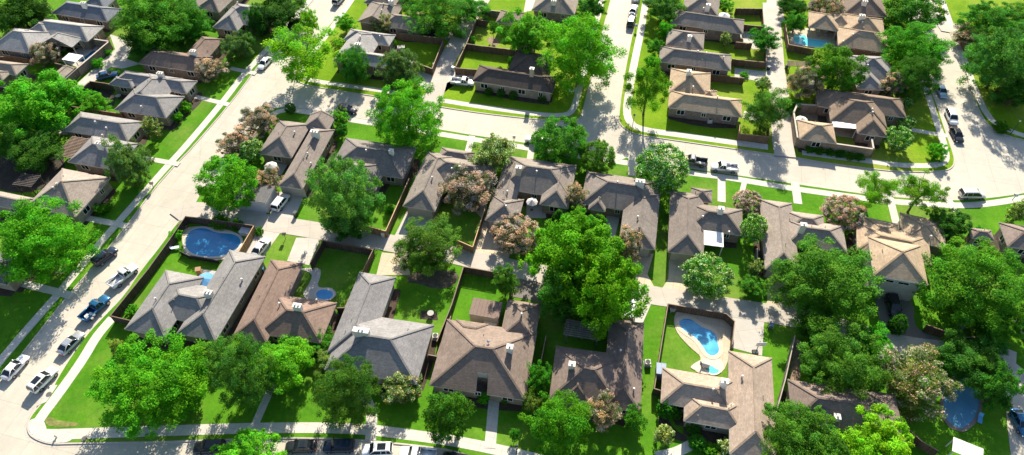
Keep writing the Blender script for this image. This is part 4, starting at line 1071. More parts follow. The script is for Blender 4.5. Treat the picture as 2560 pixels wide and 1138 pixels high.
T('pale',1770,685,62,55,'round white flecked tree beside the alley, right of the narrow lawn strip')
T('bigd',1070,608,82,64,'broad leafy tree on the alley in front of the pointed hip garage',col=(.062,.125,.02))
T('rose',1870,503,37,30,'dusty pink myrtle on the front lawn left of the tan chimney house')
T('pale',1886,570,33,40,'upright white flecked myrtle beside the tan chimney house')
T('rose',2112,528,54,38,'pale pink blooming myrtle between the tan chimney house and the sandy house')
T('gum',2196,468,54,44,'bright open tree with leaning bare trunk, left of the street pair',clear=4,col=(.085,.2,.012),seed=0)
T('gum',2306,474,58,42,'bright open tree with forked bare trunk, right of the street pair',clear=4,col=(.085,.2,.012),seed=2)
T('pine',2376,560,54,40,'dark loose juniper in front of the single storey sandy house',col=G_DARK)
T('green',2552,530,26,30,'dark green myrtle on the open lawn at the right edge')
T('bigd',2066,700,126,88,'very broad round tree in front of the tan leaning chimney house',seed=1,col=(.055,.155,.018))
T('big',2442,706,122,112,'huge bright tree right of the two storey tower',seed=2,col=(.055,.165,.016))
T('bigd',2505,790,62,48,'dark lower tree under the huge bright crown at the playset')
T('mid',1878,715,33,28,'round bush tree at the alley left of the tan garage drive')
T('green',1890,668,18,24,'slim flowering shrub tree behind the round alley bush')
T('mid',2030,815,48,40,'medium tree at the alley above the great dark oak',col=(.05,.13,.016))
T('bigd',2105,895,108,86,'great dark oak over the shaded brown house roof',seed=0,col=(.046,.135,.018))
T('elm',2184,845,44,36,'brighter tree at the right shoulder of the great dark oak')
T('pinkg',2296,955,92,76,'large olive myrtle with pink flowers left of the oval pool',col=(.095,.135,.04))
T('oak',2420,896,80,52,'shadow dark tree above the oval pool')
T('oak',2472,868,40,34,'small shadowed tree between slatted fence and the right side street')
T('oak',2502,968,46,64,'shadow dark cedar right of the oval pool')
T('bigd',1998,1092,105,66,'dark leafy tree on the bottom edge below the shaded brown house',col=(.05,.15,.018))
T('yel',2195,1112,100,54,'yellow green feathery tree on the bottom edge right of the dark leafy tree')
T('big',372,958,136,112,'largest front lawn elm with yellow green top at the bottom left corner',seed=0,col=(.062,.19,.010))
T('elm',530,872,42,34,'small rounded tree against the two wing corner house',col=(.06,.14,.02))
T('big',602,925,74,88,'blue green drooping tree between corner house and rosy brown house',col=(.045,.125,.025),seed=2)
T('elm',700,905,78,62,'bright spreading tree in front of the rosy brown house')
T('mid',803,850,38,34,'soft green tree between rosy brown house and blue grey house')
T('mid',818,905,36,26,'olive tree at the left front corner of the blue grey house',col=G_OLIVE)
T('bigd',866,978,78,84,'dark fine leaved tree on the front sidewalk before the blue grey house',col=(.034,.095,.016))
T('pinkg',1005,965,50,46,'green myrtle with one pink patch at the blue grey house')
T('elm',1118,1035,55,62,'rich green rounded tree left of the dish house front walk',col=(.04,.125,.016))
T('mid',1348,945,34,36,'bright shrub tree between dish house and tree shaded house')
T('mid',1335,1005,26,44,'olive shrub tree below the bright shrub tree by the dish house',col=G_OLIVE)
T('elm',1398,1055,76,80,'bright lobed tree in front of the tree shaded house',col=(.055,.165,.012))
T('brown',1508,1025,42,48,'dusty pink myrtle in front of the tree shaded house')
T('mid',1590,1045,29,32,'small green tree at the right front corner of the tree shaded house')
T('mid',1286,1085,14,36,'narrow young tree beside the dish house front walk',clear=.8)
T('elm',2288,26,70,36,'dark tree at the top edge over the right street',col=G_MID)
T('big',2288,118,82,58,'broad bright tree over the right street beside the turquoise pool house',seed=1)
T('bigd',2290,190,58,54,'dark lower tree under the broad bright right street crown',col=G_DARK)
T('elm',2092,172,70,60,'bright tree over the lane behind the blue grey diagonal house',col=(.055,.15,.012))
T('brown',2012,205,42,38,'bronze myrtle left of the bright lane tree')
T('brown',2230,212,32,30,'bronze myrtle at the blue grey diagonal house, right street')
T('brown',2068,14,46,20,'bronze myrtle at the top edge above the turquoise pool house')
T('mid',1990,56,28,24,'bushy tree beside the turquoise pool terrace')
T('oak',1982,12,36,18,'dark tree at the top edge over the upper right lane')
T('pale',2268,256,14,12,'tiny pale shrub tree behind the striped hip house')
T('pale',2266,306,22,17,'pale leafy shrub tree at the striped hip house corner')
T('pale',2246,343,34,29,'pale round myrtle in front of the striped hip house')
T('big',2512,150,98,84,'massive pale green tree on the right edge above the street bend',col=(.058,.16,.035),seed=0)
T('bigd',2475,55,78,40,'dark and pale tree at the top right above the bronze myrtle')
T('bigd',2550,40,50,36,'broad tree in the extreme top right corner',col=(.06,.15,.02))
T('brown',2422,85,36,27,'bronze myrtle beside the top right drive')
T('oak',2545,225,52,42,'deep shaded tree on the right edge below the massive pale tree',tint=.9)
T('ash',620,1152,88,42,'bright tree top rising from the bottom edge between two dark cars')
T('elm',1264,702,32,42,'light green young tree by the alley beside the dark paved drive',col=(.055,.13,.02))

S=tree
S('bush',439,586,15,14,'light green bush at the pool fence corner, left street')
S('bush',292,866,17,19,'sparse pale young plant on the corner house lawn',col=(.16,.21,.06))
S('bush',330,775,17,16,'leafy bush inside the dark fence of the corner house')
S('bush',973,521,12,11,'round bush in the brown fenced yard beside the narrow grass strip')
for i,(x,y) in enumerate(((1222,229),(1252,233),(1283,238),(1356,245))):
    S('shrub',x,y,11,10,['leftmost ball shrub under the dark streaked house wall','second ball shrub under the dark streaked house wall','third ball shrub under the dark streaked house wall','ball shrub at the right end of the dark streaked house wall'][i],tint=.7)
S('bush',460,268,18,15,'bright bush bed at the stone front, beside the left street walk')
S('bush',442,292,14,13,'lower bright bush of the stone front bed, left street')
S('shrub',725,270,14,13,'clipped round shrub at the corner house front, upper street corner',tint=.8)
S('shrub',1668,1020,26,26,'large clipped shrub left of the white gutter house')
S('shrub',1692,1035,13,17,'narrow shrub against the white gutter house wall',tint=.7)
S('green',1660,1088,25,25,'pale flowering shrub tree on the white gutter house lawn',col=(.15,.2,.06),clear=.6)
S('shrub',1735,1066,22,21,'dark shrub in the porch corner of the white gutter house',tint=.75)
S('shrub',1743,1106,22,21,'bright shrub below the porch of the white gutter house')
S('bush',1780,1126,22,20,'yellow green shrub on the bottom edge by the white gutter house',col=(.07,.18,.012))
S('green',1830,1124,36,24,'olive myrtle shrub on the bottom edge under the white gutter house eave',clear=.5)
S('bush',1208,996,14,18,'leafy shrub at the dish house porch')
S('bush',1262,1000,9,16,'grey leaved shrub right of the dish house porch walk',tint=.7)
S('bush',1258,858,12,16,'small bush in the dish house court')
S('bush',2344,378,24,23,'dark leaved bush on the striped hip house corner lawn')
S('shrub',2246,810,22,28,'dark shrub tree beside the two storey tower drive',tint=.7)
S('bush',2450,572,10,8,'round clipped bush on the open right lawn')
S('bush',270,130,9,8,'small bush at the brick wall by the lane, upper')
S('bush',245,158,14,12,'leafy bush at the brick wall by the lane, lower')
S('shrub',985,107,7,9,'bright bush at the walled lawn of the courtyard house',col=G_BRIGHT)
S('shrub',1181,100,9,9,'bush in the upper yard corner beside the lane')
S('bush',1277,150,7,11,'bright climber bush at the dark streaked house yard',col=G_BRIGHT)
S('bush',270,430,16,14,'pale bush at the tan long slope house front')
S('bush',255,520,20,16,'grey green bush beside the tan long slope house wall',tint=.6)
S('bush',455,562,12,10,'white flowered plant behind the pool fence, left street',col=(.2,.22,.14))
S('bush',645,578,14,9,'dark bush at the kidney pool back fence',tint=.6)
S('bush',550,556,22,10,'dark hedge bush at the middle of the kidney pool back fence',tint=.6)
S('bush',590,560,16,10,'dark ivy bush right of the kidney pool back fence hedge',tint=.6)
S('bush',2185,330,10,9,'small green bush behind the white awning house',col=G_BRIGHT)
S('bush',1862,187,11,8,'clipped hedge block by the lane behind the grey brown house',col=G_BRIGHT)
S('bush',2505,318,20,14,'low shaded bush on the right corner lawn',tint=.6)
S('bush',2420,1125,12,10,'spiky potted plant leaf cluster beside the white roofed patio',col=G_BRIGHT)
for i in range(6):
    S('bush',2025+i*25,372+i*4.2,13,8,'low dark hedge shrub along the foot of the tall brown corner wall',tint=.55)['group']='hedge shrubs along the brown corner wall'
S('bush',1980,262,26,8,'thick green climber on the corner yard wall beside the lane',col=G_MID)

# ------------------------------------------------------------------ vehicles
WHITE=(.80,.80,.79); SILV=(.50,.51,.52); BLK=(.014,.015,.018); NAVY=(.018,.03,.055); BLUE=(.02,.12,.26); LBLU=(.28,.40,.52); GRYC=(.16,.17,.18); CHAR=(.03,.032,.037)
car('sedan',(20,949),(66,898),WHITE,'white sedan at the left edge on the shaded side of the street')
car('suv',(90,979),(138,930),WHITE,'white hatchback with black rear window at the lower left corner',length=4.6)
car('sedan',(159,886),(205,839),SILV,'silver sedan with dark glass behind the white hatchback',.6)
car('pickup',(215,803),(270,750),BLUE,'blue pickup truck with white load in its bed',.4)
car('pickup',(283,720),(341,672),WHITE,'white pickup truck beside the dark pool fence')
car('suv',(246,663),(287,631),NAVY,'dark blue wagon parked under the huge elm on the left street',.4)
car('sedan',(676,150),(650,178),WHITE,'white sedan facing the camera on the upper left street')
car('sedan',(726,76),(750,50),CHAR,'dark car half hidden under the corner sweetgum')
car('suv',(838,17),(858,-6),SILV,'silver wagon at the top edge of the left street',.5)
car('sedan',(847,272),(891,285),CHAR,'black sedan in tree shade on the cross street',.3)
car('pickup',(1133,209),(1181,214),WHITE,'white pickup truck on the drive of the dark streaked house')
car('sedan',(1061,85),(1110,92),BLK,'black open car in shade behind the walled lawn')
car('suv',(1573,73),(1582,44),CHAR,'black wagon with silver roof, first in the middle street line')
car('sedan',(1579,42),(1587,17),WHITE,'white car, second in the middle street line')
car('pickup',(1586,14),(1595,-22),SILV,'silver truck at the top edge, last in the middle street line',.5)
car('suv',(1362,360),(1316,352),WHITE,'white wagon mostly hidden by the dense dark round tree')
car('pickup',(1758,413),(1708,405),GRYC,'grey pickup truck with white cab behind the round white flecked tree',.5)
car('pickup',(1842,428),(1776,422),WHITE,'white pickup truck with covered bed on the cross street')
car('van',(2395,492),(2457,492),(.62,.60,.56),'champagne minivan alone on the sunny street bend at the right',.4)
car('sedan',(2343,220),(2357,247),LBLU,'light blue sedan in tree shade on the right street',.4)
car('suv',(2368,283),(2383,317),WHITE,'white wagon on the right street between blue sedan and dark hatchback')
car('sedan',(2381,329),(2396,357),CHAR,'dark hatchback nearest the corner on the right street',.4)
car('suv',(692,527),(716,496),WHITE,'white crossover nose in on the chimney house garage drive',z=.05)
car('sedan',(644,638),(667,608),WHITE,'white car with black roof on the drive beside the tan fence panel',z=.05)
car('van',(1570,799),(1576,764),WHITE,'white van under the vivid giant tree edge',z=.05)
car('suv',(2222,745),(2238,800),BLK,'black car in deep shade on the two storey tower drive',z=.05)
car('sedan',(2531,1030),(2562,1092),BLUE,'bright blue sedan at the lower right edge by the oval pool',.4,z=.06)
car('suv',(566,1121),(488,1124),BLK,'black wagon, leftmost of the cars along the bottom street')
car('sedan',(793,1119),(717,1122),CHAR,'charcoal sedan with dark sunroof along the bottom street',.4)
car('suv',(887,1120),(812,1121),NAVY,'dark grey blue wagon next to the white wagon, bottom street',.4)
car('suv',(984,1128),(906,1131),WHITE,'white wagon with black glass roof along the bottom street')
car('pickup',(1092,1146),(1000,1136),WHITE,'white pickup truck with black bed cut by the bottom edge')
car('suv',(1180,1162),(1108,1148),BLK,'dark car at the bottom edge behind the white pickup')
car('sedan',(252,198),(290,190),BLUE,'blue car in shade by the small hip garage, upper left lane',z=.06)
car('sedan',(2548,815),(2572,850),SILV,'silver car on the right edge above the dark cedar',.5,z=.06)
# load in the blue pickup
def at(p,z): return A(p,z)
b=A((226,792),.55); mb=MB()
for k in range(9): mb.box((b.x+random.uniform(-.6,.6),b.y+random.uniform(-.6,.6),.62+random.uniform(0,.2)),(.5,.4,.35),random.uniform(0,3),k%2)
o=mb.build('truck_load',[m_plain((.7,.7,.66)),m_plain((.3,.3,.3))],None,(b.x,b.y,.5)); o.location=(b.x,b.y,.42); tag(o,'jumble of white bags and boxes in the blue pickup bed','load')
# black glass roof of the white wagon and the sunroof of the charcoal sedan are part of the roof panels: see-through panels
for lab,dark in (('white wagon with black glass roof along',1),('charcoal sedan with dark',0),('white hatchback with black rear',1)):
    for o in list(COL.objects):
        if o.get('label','').startswith(lab):
            S=SPEC['suv' if dark else 'sedan']['cab']; m=MB(); m.box(((S[2]+S[3])/2+.05,0,S[5]+.065),((S[3]-S[2])*.55,1.0,.02)); m.build('sunroof',[m_glass()],o,uv=False)

# ------------------------------------------------------------------ pools
def pool(label,pts,deep,shallow,cop=(.55,.50,.42),wid=.45,smooth=True,name='swimming_pool',z=.10):
    P=[A(p) for p in pts]
    if smooth: P=chaikin(P,2,True)
    N=len(P); area=sum(P[i].x*P[(i+1)%N].y-P[(i+1)%N].x*P[i].y for i in range(N))
    if area<0: P=P[::-1]
    c=sum(P,Vector())/N; root=empty(name,(c.x,c.y,0),label,'pool','swimming pools'); o0=(c.x,c.y,0)
    def off(d):
        o=[]
        for i in range(N):
            e1=(P[i]-P[i-1]).normalized(); e2=(P[(i+1)%N]-P[i]).normalized(); n=Vector((-e1.y-e2.y,e1.x+e2.x,0)).normalized(); o.append(P[i]+n*d)
        return o
    I=P; O=off(-wid); m=MB()
    for i in range(N):
        j=(i+1)%N; zt_=.115
        m.face([(O[i].x,O[i].y,zt_),(O[j].x,O[j].y,zt_),(I[j].x,I[j].y,zt_),(I[i].x,I[i].y,zt_)])
        m.face([(O[j].x,O[j].y,zt_),(O[i].x,O[i].y,zt_),(O[i].x,O[i].y,0),(O[j].x,O[j].y,0)])
        m.face([(I[i].x,I[i].y,zt_),(I[j].x,I[j].y,zt_),(I[j].x,I[j].y,.03),(I[i].x,I[i].y,.03)])
    m.build('coping',[m_concrete(cop,0.0,0.0,.3)],root,o0,uv=False)
    m=MB(); m.face([(p.x,p.y,.097) for p in off(-.02)]); m.build('water',[m_water(deep,shallow)],root,o0,uv=False)
    return root
pool('large deep blue kidney pool in the dark fenced corner yard',qe((1325,650),(1345,600),(1400,573),(1470,573),(1530,605),(1600,610),(1680,618),(1718,660),(1700,710),(1640,742),(1590,768),(1500,778),(1400,765),(1340,735),(1318,690)),(.028,.20,.40),(.04,.26,.50))
pool('small round blue spa pool in the large shaded lawn',qf((540,1035),(570,1008),(640,1013),(668,1040),(645,1078),(580,1080),(545,1062)),(.015,.20,.46),(.03,.28,.58),wid=.3)
pool('bean shaped blue pool with sparkling ripples and tan deck',qk((1412,190),(1450,167),(1500,172),(1540,203),(1590,237),(1640,250),(1683,290),(1688,340),(1703,390),(1688,420),(1650,437),(1610,415),(1580,360),(1540,310),(1480,270),(1425,232)),(.03,.22,.45),(.12,.46,.62),cop=(.60,.50,.36),wid=.7)
pool('turquoise angular pool at the tan house beside the lane',qd((245,248),(322,255),(330,275),(400,285),(492,300),(496,338),(410,338),(340,328),(262,312),(240,290)),(.12,.58,.62),(.18,.66,.70),smooth=False,wid=.35)
pool('oval dark blue pool with stone edge at the bottom right',ql((1400,612),(1450,590),(1512,620),(1545,670),(1560,740),(1550,820),(1510,900),(1440,955),(1390,942),(1330,900),(1305,840),(1302,760),(1330,690),(1378,650)),(.08,.22,.36),(.12,.30,.45),cop=(.22,.18,.15),wid=.5)
pool('narrow lap pool beside the high brick wall',z7((1120,890),(1320,728),(1395,738),(1180,888)),(.01,.09,.20),(.02,.14,.28),smooth=False,wid=.3)
pool('little turquoise spa tucked in the white gutter house court',zm((735,165),(780,150),(830,190),(875,205),(860,235),(790,250),(725,205)),(.10,.50,.55),(.18,.60,.62),wid=.25)

# ------------------------------------------------------------------ pergolas, sheds, small things
def slab_roof(name,label,q,pts,z,mat,cat,slats=False,wall=None,tilt=0.0,postmat=None,group='patio covers and pergolas'):
    p0,p1,p2=[A(q(*p),z) for p in pts]
    u=p1-p0; L=u.length; u.normalize(); n=Vector((-u.y,u.x,0)); Wd=(p2-p0).dot(n)
    v=n if Wd>0 else -n; Wd=abs(Wd); c=p0+u*L/2+v*Wd/2
    root=empty(name,(c.x,c.y,0),label,cat,group); o0=(c.x,c.y,0); m=MB(); rise=Vector((0,0,tilt))
    if slats:
        k=int(Wd/.38)
        for j in range(k): m.obox(p0+v*(j*Wd/k)+rise*(j/k)-u*.3,u*(L+.6),v*.2,Vector((0,0,.12)))
        m.build('slat_roof',[mat],root,o0)
        m=MB()
        for t in (.04,.5,.96): m.obox(p0+u*(t*L-.07)-Vector((0,0,.2))-v*.2,u*.14,v*(Wd+.4),Vector((0,0,.19)))
        m.build('beam',[mat],root,o0)
    else:
        k=max(1,int(L/.6))
        for j in range(k): m.obox(p0+u*(j*L/k)+Vector((0,0,.02*(j%2))),u*(L/k-.02),v*Wd+rise,Vector((0,0,.08)))
        m.build('roof',[mat],root,o0)
    if wall:
        m=MB(); m.obox(p0+u*.1+v*.1-Vector((0,0,z+.05)),u*(L-.2),v*(Wd-.2),Vector((0,0,z))); m.build('wall',[wall],root,o0)
    else:
        for a,b in ((.05,.05),(.95,.05),(.05,.95),(.95,.95)):
            m=MB(); q_=p0+u*(L*a)+v*(Wd*b); m.box((q_.x,q_.y,z/2-.1),(.14,.14,z-.2)); m.build('post',[postmat or mat],root,o0)
    return root
PW=m_plain((.80,.78,.74)); OLD=m_wood((.23,.165,.125))
slab_roof('patio_cover','white square pergola roof beside the lap pool',z7,((880,850),(1085,885),(1170,790)),2.5,PW,'pergola')
slab_roof('pergola','weathered brown slatted pergola behind the grey house, left street',qa,((395,1108),(500,1125),(632,985)),2.5,OLD,'pergola',True)
slab_roof('pergola','torn grey wooden pergola in deep shade behind the tree shaded house',qk,((605,285),(840,325),(852,205)),2.5,m_wood((.20,.17,.15)),'pergola',True)
slab_roof('patio_cover','white corrugated patio roof beside the narrow lawn strip house',qg,((1592,690),(1733,708),(1735,612)),2.45,PW,'patio cover',tilt=.25)
slab_roof('patio_cover','white awning over the shaded terrace in the corner yard',qd,((520,905),(698,920),(690,868)),2.5,PW,'awning',tilt=.2)
slab_roof('patio_cover','white ribbed metal patio roof at the bottom right edge',z6,((860,1090),(1225,1240),(1228,1065)),2.7,m_plain((.6,.59,.56)),'patio cover')
slab_roof('garden_shed','brown flat roofed shed on the bright backyard grass of the dish house',zy,((165,755),(550,822),(605,605)),2.5,m_plain(sc(RBR,1.1),.9),'shed',wall=m_plain((.42,.37,.29)),group='sheds')
slab_roof('pergola','small slatted arbour at the front of the pointed hip house',qf,((1580,75),(1630,100),(1640,60)),2.5,OLD,'arbour',True)
slab_roof('pergola','dark slatted trellis roof beside the lane under bronze myrtle',zr,((380,470),(500,480),(500,440)),2.3,OLD,'trellis',True)
slab_roof('pergola','shaded dark patio cover behind the tan long slope house',z1,((195,470),(430,500),(560,330)),2.4,m_wood((.08,.07,.065)),'patio cover',True)
slab_roof('garden_shed','grey metal shed beside the bean shaped pool fence',zm,((180,240),(290,255),(315,135)),2.2,m_plain((.28,.34,.42)),'shed',wall=m_plain((.25,.28,.32)),group='sheds')
slab_roof('playhouse','grey tall playhouse with pale top beside the slatted fence',z5,((770,580),(860,630),(870,595)),2.6,PW,'playhouse',wall=m_plain((.45,.43,.42)),group='sheds')
def shed(label,q,p0,p1,p2,z=2.0,roofc=GTAN,wallc=(.45,.42,.38)):
    return house('garden_shed',label,[W(q,p0,p1,p2,ends='gg',z=z,win=False)],roofc,wallc,cat='shed',group='sheds',wallmat=m_plain(wallc),nvent=0,autowin=False,pitch=.35)
shed('small tan gabled shed behind the grey lane fence, upper left',z7,(710,1095),(880,1130),(1050,985),1.9)
def parasol(label,p,r,colr,h=2.5):
    b=A(p,h); root=empty('patio_parasol',(b.x,b.y,0),label,'parasol','patio parasols'); m=MB(); n=8
    for i in range(n):
        a0,a1=2*math.pi*i/n,2*math.pi*(i+1)/n
        m.face([(0,0,h+.35),(r*math.cos(a0),r*math.sin(a0),h-.25),(r*math.cos(a1),r*math.sin(a1),h-.25)],i%2)
    m.build('canopy',[m_plain(colr,.8),m_plain(sc(colr,.86),.8)],root); m=MB(); m.tube((0,0,0),(0,0,h+.45),.035,n=8); m.build('pole',[m_plain((.3,.3,.3))],root)
    m=MB(); m.tube((0,0,0),(0,0,.12),.35,.3,n=14); m.build('base',[m_plain((.12,.12,.12))],root)
parasol('cream parasol in the court of the grey brown chimney house',z2(440,580),1.3,(.5,.48,.43))
parasol('white parasol in the cream chimney house court',qg(370,378),1.1,(.55,.52,.47))
parasol('blue parasol on the corner house patio',qe(1455,935),1.7,(.10,.28,.50))
parasol('grey white parasol behind the uppermost house of the middle street row',qc(1740,105),1.5,(.55,.58,.58))
parasol('white round parasol in the brown walled corner yard',qd(300,845),1.25,(.72,.69,.62))
def bin_(label,p,colr):
    b=A(p); root=empty('wheelie_bin',(b.x,b.y,0),label,'bin','wheelie bins',random.uniform(0,3)); m=MB()
    m.solid([(-.25,-.28,.08),(.25,-.28,.08),(.25,.28,.08),(-.25,.28,.08),(-.3,-.34,1.0),(.3,-.34,1.0),(.3,.34,1.0),(-.3,.34,1.0)],[(3,2,1,0),(4,5,6,7),(0,1,5,4),(1,2,6,5),(2,3,7,6),(3,0,4,7)]); m.build('body',[m_plain(colr,.5)],root)
    m=MB(); m.box((0,.02,1.04),(.66,.74,.08)); m.build('lid',[m_plain(sc(colr,1.4),.5)],root)
    for s in (-1,1):
        m=MB(); m.tube((s*.26,.3,.1),(s*.31,.3,.1),.1,n=12); m.build('wheel',[m_plain((.02,.02,.02))],root)
bin_('pale bin at the fence corner of the brown fenced narrow strip',qf(1020,630),(.55,.53,.48))
bin_('dark bin standing by the lane corner of the walled lawn',qb(1382,480),(.05,.06,.06))
bin_('blue lidded bin beside the corner house garage side',qf(165,880),(.04,.14,.20))
bin_('white topped bin on the right lawn edge by the alley',ql(70,235),(.06,.10,.16))
bin_('black bin on the lane edge below the terrace pool',zr(358,490),(.03,.03,.03))
bin_('dark bin beside the lane fence of the upper right lawns',zr(228,500),(.04,.05,.07))
bin_('small dark bin on the grass tip beside the garage drive, middle row',z2(685,1062),(.05,.06,.05))
bin_('white bin by the dark streaked house fence corner',zt(1310,915),(.5,.5,.47))
def mailbox(label,p,colr=(.7,.66,.58)):
    b=A(p); root=empty('mailbox',(b.x,b.y,0),label,'mailbox','mailboxes'); m=MB(); m.box((0,0,.55),(.1,.1,1.1)); m.build('post',[m_plain((.3,.24,.17))],root)
    m=MB(); m.box((0,0,1.3),(.6,.45,.42)); m.tube((-.3,0,1.5),(.3,0,1.5),.225,n=12); m.build('box',[m_plain(colr)],root)
    m=MB(); m.box((.12,-.25,1.5),(.05,.03,.3)); m.build('flag',[m_plain((.4,.03,.02))],root)
mailbox('white mailbox on the kerb right of the champagne minivan',qh(1795,370),(.8,.77,.7))
mailbox('pale mailbox on the cross street by the light green myrtle',qc(242,1010))
mailbox('grey mailbox on the middle street kerb below the black wagon',qc(1105,215),(.5,.5,.48))
mailbox('small mailbox on the left street verge near the pergola house cedar',qe(1095,285),(.4,.38,.36))
mailbox('green box on the grass tip between two garage drives',qf(325,645),(.25,.22,.18))
def hydrant(label,p):
    b=A(p); root=empty('fire_hydrant',(b.x,b.y,0),label,'hydrant'); m=MB(); m.tube((0,0,0),(0,0,.6),.13,.12,10); m.tube((0,0,.6),(0,0,.75),.15,.05,10); m.tube((-.22,0,.45),(.22,0,.45),.07,n=8); m.build('body',[m_plain((.75,.66,.42),.4)],root)
    m=MB(); m.tube((0,-.2,.45),(0,0,.45),.09,n=8); m.build('nozzle',[m_plain((.6,.55,.4),.4)],root)
hydrant('pale yellow fire hydrant on the corner apron of the bottom street',qi(405,1010))
def lamp(label,p,h=5.0):
    b=A(p); root=empty('street_lamp',(b.x,b.y,0),label,'street lamp','street lamps'); m=MB(); m.tube((0,0,0),(0,0,h),.08,.05,8); m.build('pole',[m_plain((.05,.05,.05))],root)
    m=MB(); m.tube((0,0,h),(0,0,h+.5),.14,.22,8); m.build('lantern',[m_plain((.6,.58,.5),.3)],root); m=MB(); m.tube((0,0,h+.5),(0,0,h+.66),.26,.05,8); m.build('cap',[m_plain((.05,.05,.05))],root)
lamp('black street lamp on the corner below the two trunk tree',qc(1077,942),4.2)
lamp('black street lamp on the shaded bend at the right edge',qd(1778,960),3.6)
lamp('short lamp post by the narrow young tree, front sidewalk',qk(260,1128),2.2)
def ac(label,p,z=0):
    b=A(p); root=empty('air_conditioner',(b.x,b.y,0),label,'air conditioner','air conditioning units'); m=MB(); m.box((0,0,.42),(.85,.85,.84)); m.build('casing',[m_plain((.55,.54,.5))],root)
    m=MB(); m.tube((0,0,.84),(0,0,.875),.36,n=18); m.build('fan_grille',[m_plain((.05,.05,.05))],root); m=MB(); m.box((0,0,.05),(1.1,1.1,.1)); m.build('plinth',[m_plain((.4,.38,.34))],root)
ac('air conditioner between blue grey house and dish house fence',qj(1392,305))
ac('white air conditioner on the green side lawn of the tree shaded house',qk(1190,492))
ac('air conditioner at the right wall of the white gutter house',ql(62,725))
ac('air conditioner below the window of the warm tan corner house',qc(1632,868))
# playset with slide
b=A(z5(735,520)); root=empty('playset',(b.x,b.y,0),'wooden playset with yellow green slide on the two storey house lawn','playset')
m=MB()
for x in (-.8,.8):
    for y in (-.7,.7): m.tube((x*1.3,y*1.3,0),(x*.8,y*.8,2.4),.06,n=6)
m.box((0,0,1.3),(1.5,1.3,.1)); m.build('frame',[m_plain((.16,.11,.07))],root)
e=A(z5(622,448))-b; e.z=0; m=MB(); d=e.normalized(); n=Vector((-d.y,d.x,0))
for i in range(8):
    t0,t1=i/8,(i+1)/8; f=lambda t:1.5*(1-t)**1.4+.12
    p0,p1=e*t0+Vector((0,0,f(t0))),e*t1+Vector((0,0,f(t1)))
    m.obox(p0-n*.3,p1-p0,n*.6,Vector((0,0,.05)))
    for s in (-.33,.28): m.obox(p0+n*s,p1-p0,n*.05,Vector((0,0,.22)))
m.build('slide',[m_plain((.50,.58,.16),.4)],root)
m=MB(); m.solid([(-.9,-.8,2.4),(.9,-.8,2.4),(.9,.8,2.4),(-.9,.8,2.4),(0,-.8,3.1),(0,.8,3.1)],[(0,1,4),(2,3,5),(1,2,5,4),(3,0,4,5),(3,2,1,0)]); m.build('roof',[m_plain((.5,.48,.45))],root)
# basketball hoop on the drive right of the white gutter house
b=A((1888,884)); root=empty('basketball_hoop',(b.x,b.y,0),'portable basketball hoop on the drive above the white gutter house','basketball hoop')
m=MB(); m.tube((0,0,0),(0,.3,3.2),.06,n=8); m.build('pole',[m_plain((.06,.06,.06))],root); m=MB(); m.box((0,-.3,3.3),(1.5,.05,1.0)); m.build('backboard',[m_plain((.6,.6,.6))],root)
m=MB()
for i in range(12): m.tube((.23*math.cos(i*.5236),-.56+.23*math.sin(i*.5236),3.0),(.23*math.cos((i+1)*.5236),-.56+.23*math.sin((i+1)*.5236),3.0),.015,n=5)
m.build('rim',[m_plain((.5,.12,.03))],root); m=MB(); m.box((0,.2,.15),(.9,.7,.3)); m.build('base',[m_plain((.04,.04,.04))],root)
def manhole(label,p):
    b=A(p); root=empty('manhole_cover',(b.x,b.y,.05),label,'manhole cover','manhole covers'); m=MB(); m.tube((0,0,-.03),(0,0,.012),.42,n=24); m.build('ring',[m_plain((.16,.15,.14))],root)
    m=MB(); m.tube((0,0,-.03),(0,0,.02),.34,n=24); m.build('lid',[m_plain((.10,.095,.09))],root)
manhole('round iron manhole cover beside the white hatchback pavement patch',qi(348,706))
manhole('round iron manhole cover on the corner pavement right of the hydrant',qi(600,1022))
# terrace furniture
def lounger(label,p,q,colr,z=.1):
    a,b=A(p),A(q); d=b-a; root=empty('sun_lounger',(a.x,a.y,z),label,'sun lounger','garden furniture',math.atan2(d.y,d.x)); m=MB(); m.box((.9,0,.32),(1.3,.62,.1)); m.build('seat',[m_plain(colr)],root)
    m=MB(); m.solid([(0,-.31,.75),(0,.31,.75),(.3,.31,.32),(.3,-.31,.32),(.05,-.31,.82),(.05,.31,.82),(.36,.31,.38),(.36,-.31,.38)],[(0,1,2,3),(7,6,5,4),(0,3,7,4),(1,5,6,2),(0,4,5,1),(3,2,6,7)]); m.build('backrest',[m_plain(colr)],root)
    for x in (.35,1.45):
        for y in (-.25,.25): m=MB(); m.box((x,y,.14),(.06,.06,.28)); m.build('leg',[m_plain((.2,.2,.2))],root)
lounger('blue sun lounger standing on grass right of the oval pool',z6(1190,660),z6(1180,755),(.10,.32,.55),0)
lounger('dark sun lounger on the white gutter house spa terrace',zm(650,150),zm(720,170),(.06,.06,.07))
lounger('pale sun lounger left of the kidney pool beside the street fence',qe(1215,725),qe(1275,715),(.55,.65,.75))
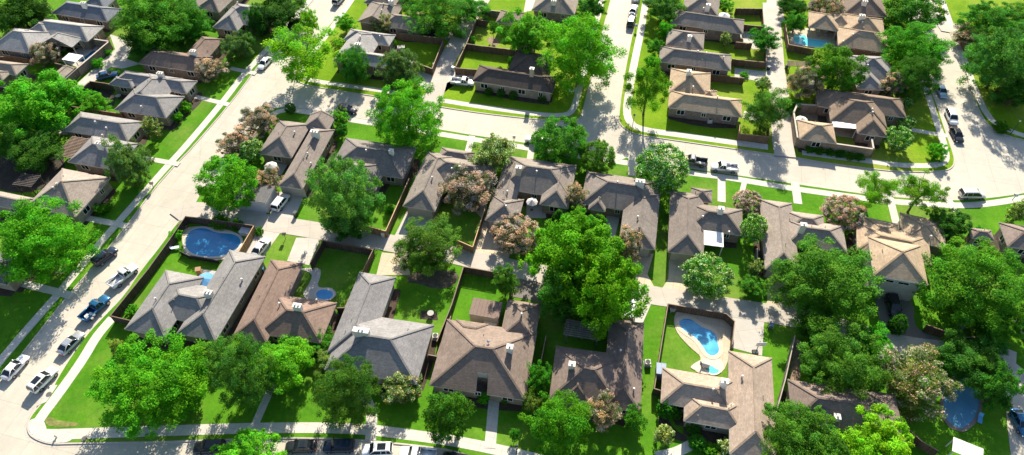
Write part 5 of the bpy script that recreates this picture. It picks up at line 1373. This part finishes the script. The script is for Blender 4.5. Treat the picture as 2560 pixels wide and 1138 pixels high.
lounger('grey sun lounger on the turquoise pool terrace, left one of two',qd(408,235),qd(412,262),(.4,.36,.3))
lounger('grey sun lounger on the turquoise pool terrace, right one of two',qd(462,238),qd(468,266),(.4,.36,.3))
def table(label,p,z=.08,r=.6):
    b=A(p); root=empty('garden_table',(b.x,b.y,z),label,'table','garden furniture'); m=MB(); m.tube((0,0,.7),(0,0,.75),r,n=20); m.build('table_top',[m_plain((.36,.35,.32))],root)
    for k in range(4): m=MB(); t=k*1.5708+.78; m.tube((r*.6*math.cos(t),r*.6*math.sin(t),.7),(r*.75*math.cos(t),r*.75*math.sin(t),0),.03,n=6); m.build('leg',[m_plain((.15,.15,.15))],root)
table('round white garden table in the shaded yard of the pointed hip house',qf(1465,395))
table('round table in the sunken garden court of the many hipped house',qa(850,700),.02)
table('round fire pit table on the shaded soil yard behind the blue grey house',qj(1358,145),.02,.55)
table('round garden table on the corner house patio by the blue parasol',qe(1470,975))
table('pale table on the soil behind the pergola house',z1(770,120),.02)
o=MB(); b=A(zy(455,870)); 
def bbox_thing(name,label,cat,p,d,colr,rz=0.2):
    b=A(p); root=empty(name,(b.x,b.y,0),label,cat,None,rz); m=MB(); m.box((0,0,d[2]/2),d); m.build('body',[m_plain(colr)],root); m=MB(); m.box((0,0,d[2]+.04),(d[0]+.12,d[1]+.12,.08)); m.build('top',[m_plain(sc(colr,1.15))],root)
bbox_thing('outdoor_kitchen','cream outdoor kitchen block in the dish house court','outdoor kitchen',zy(455,880),(2.0,1.6,1.0),(.7,.64,.5),-.2)
bbox_thing('pool_equipment','grey pool equipment box by the bean pool fence corner','pool equipment',qk(1370,105),(1.3,.9,.8),(.35,.33,.3))
bbox_thing('hot_tub','grey hot tub box behind the kidney pool at the tan fence','hot tub',qe(1755,605),(1.8,1.6,.9),(.42,.42,.42),-.2)
bbox_thing('storage_box','grey storage chest on the walled lawn of the courtyard house','storage box',zt(640,650),(1.6,1.0,.9),(.35,.34,.32))
bbox_thing('brick_planter','stone fire chimney planter beside the blue parasol','planter',qe(1425,895),(.8,.8,1.3),(.28,.17,.09))
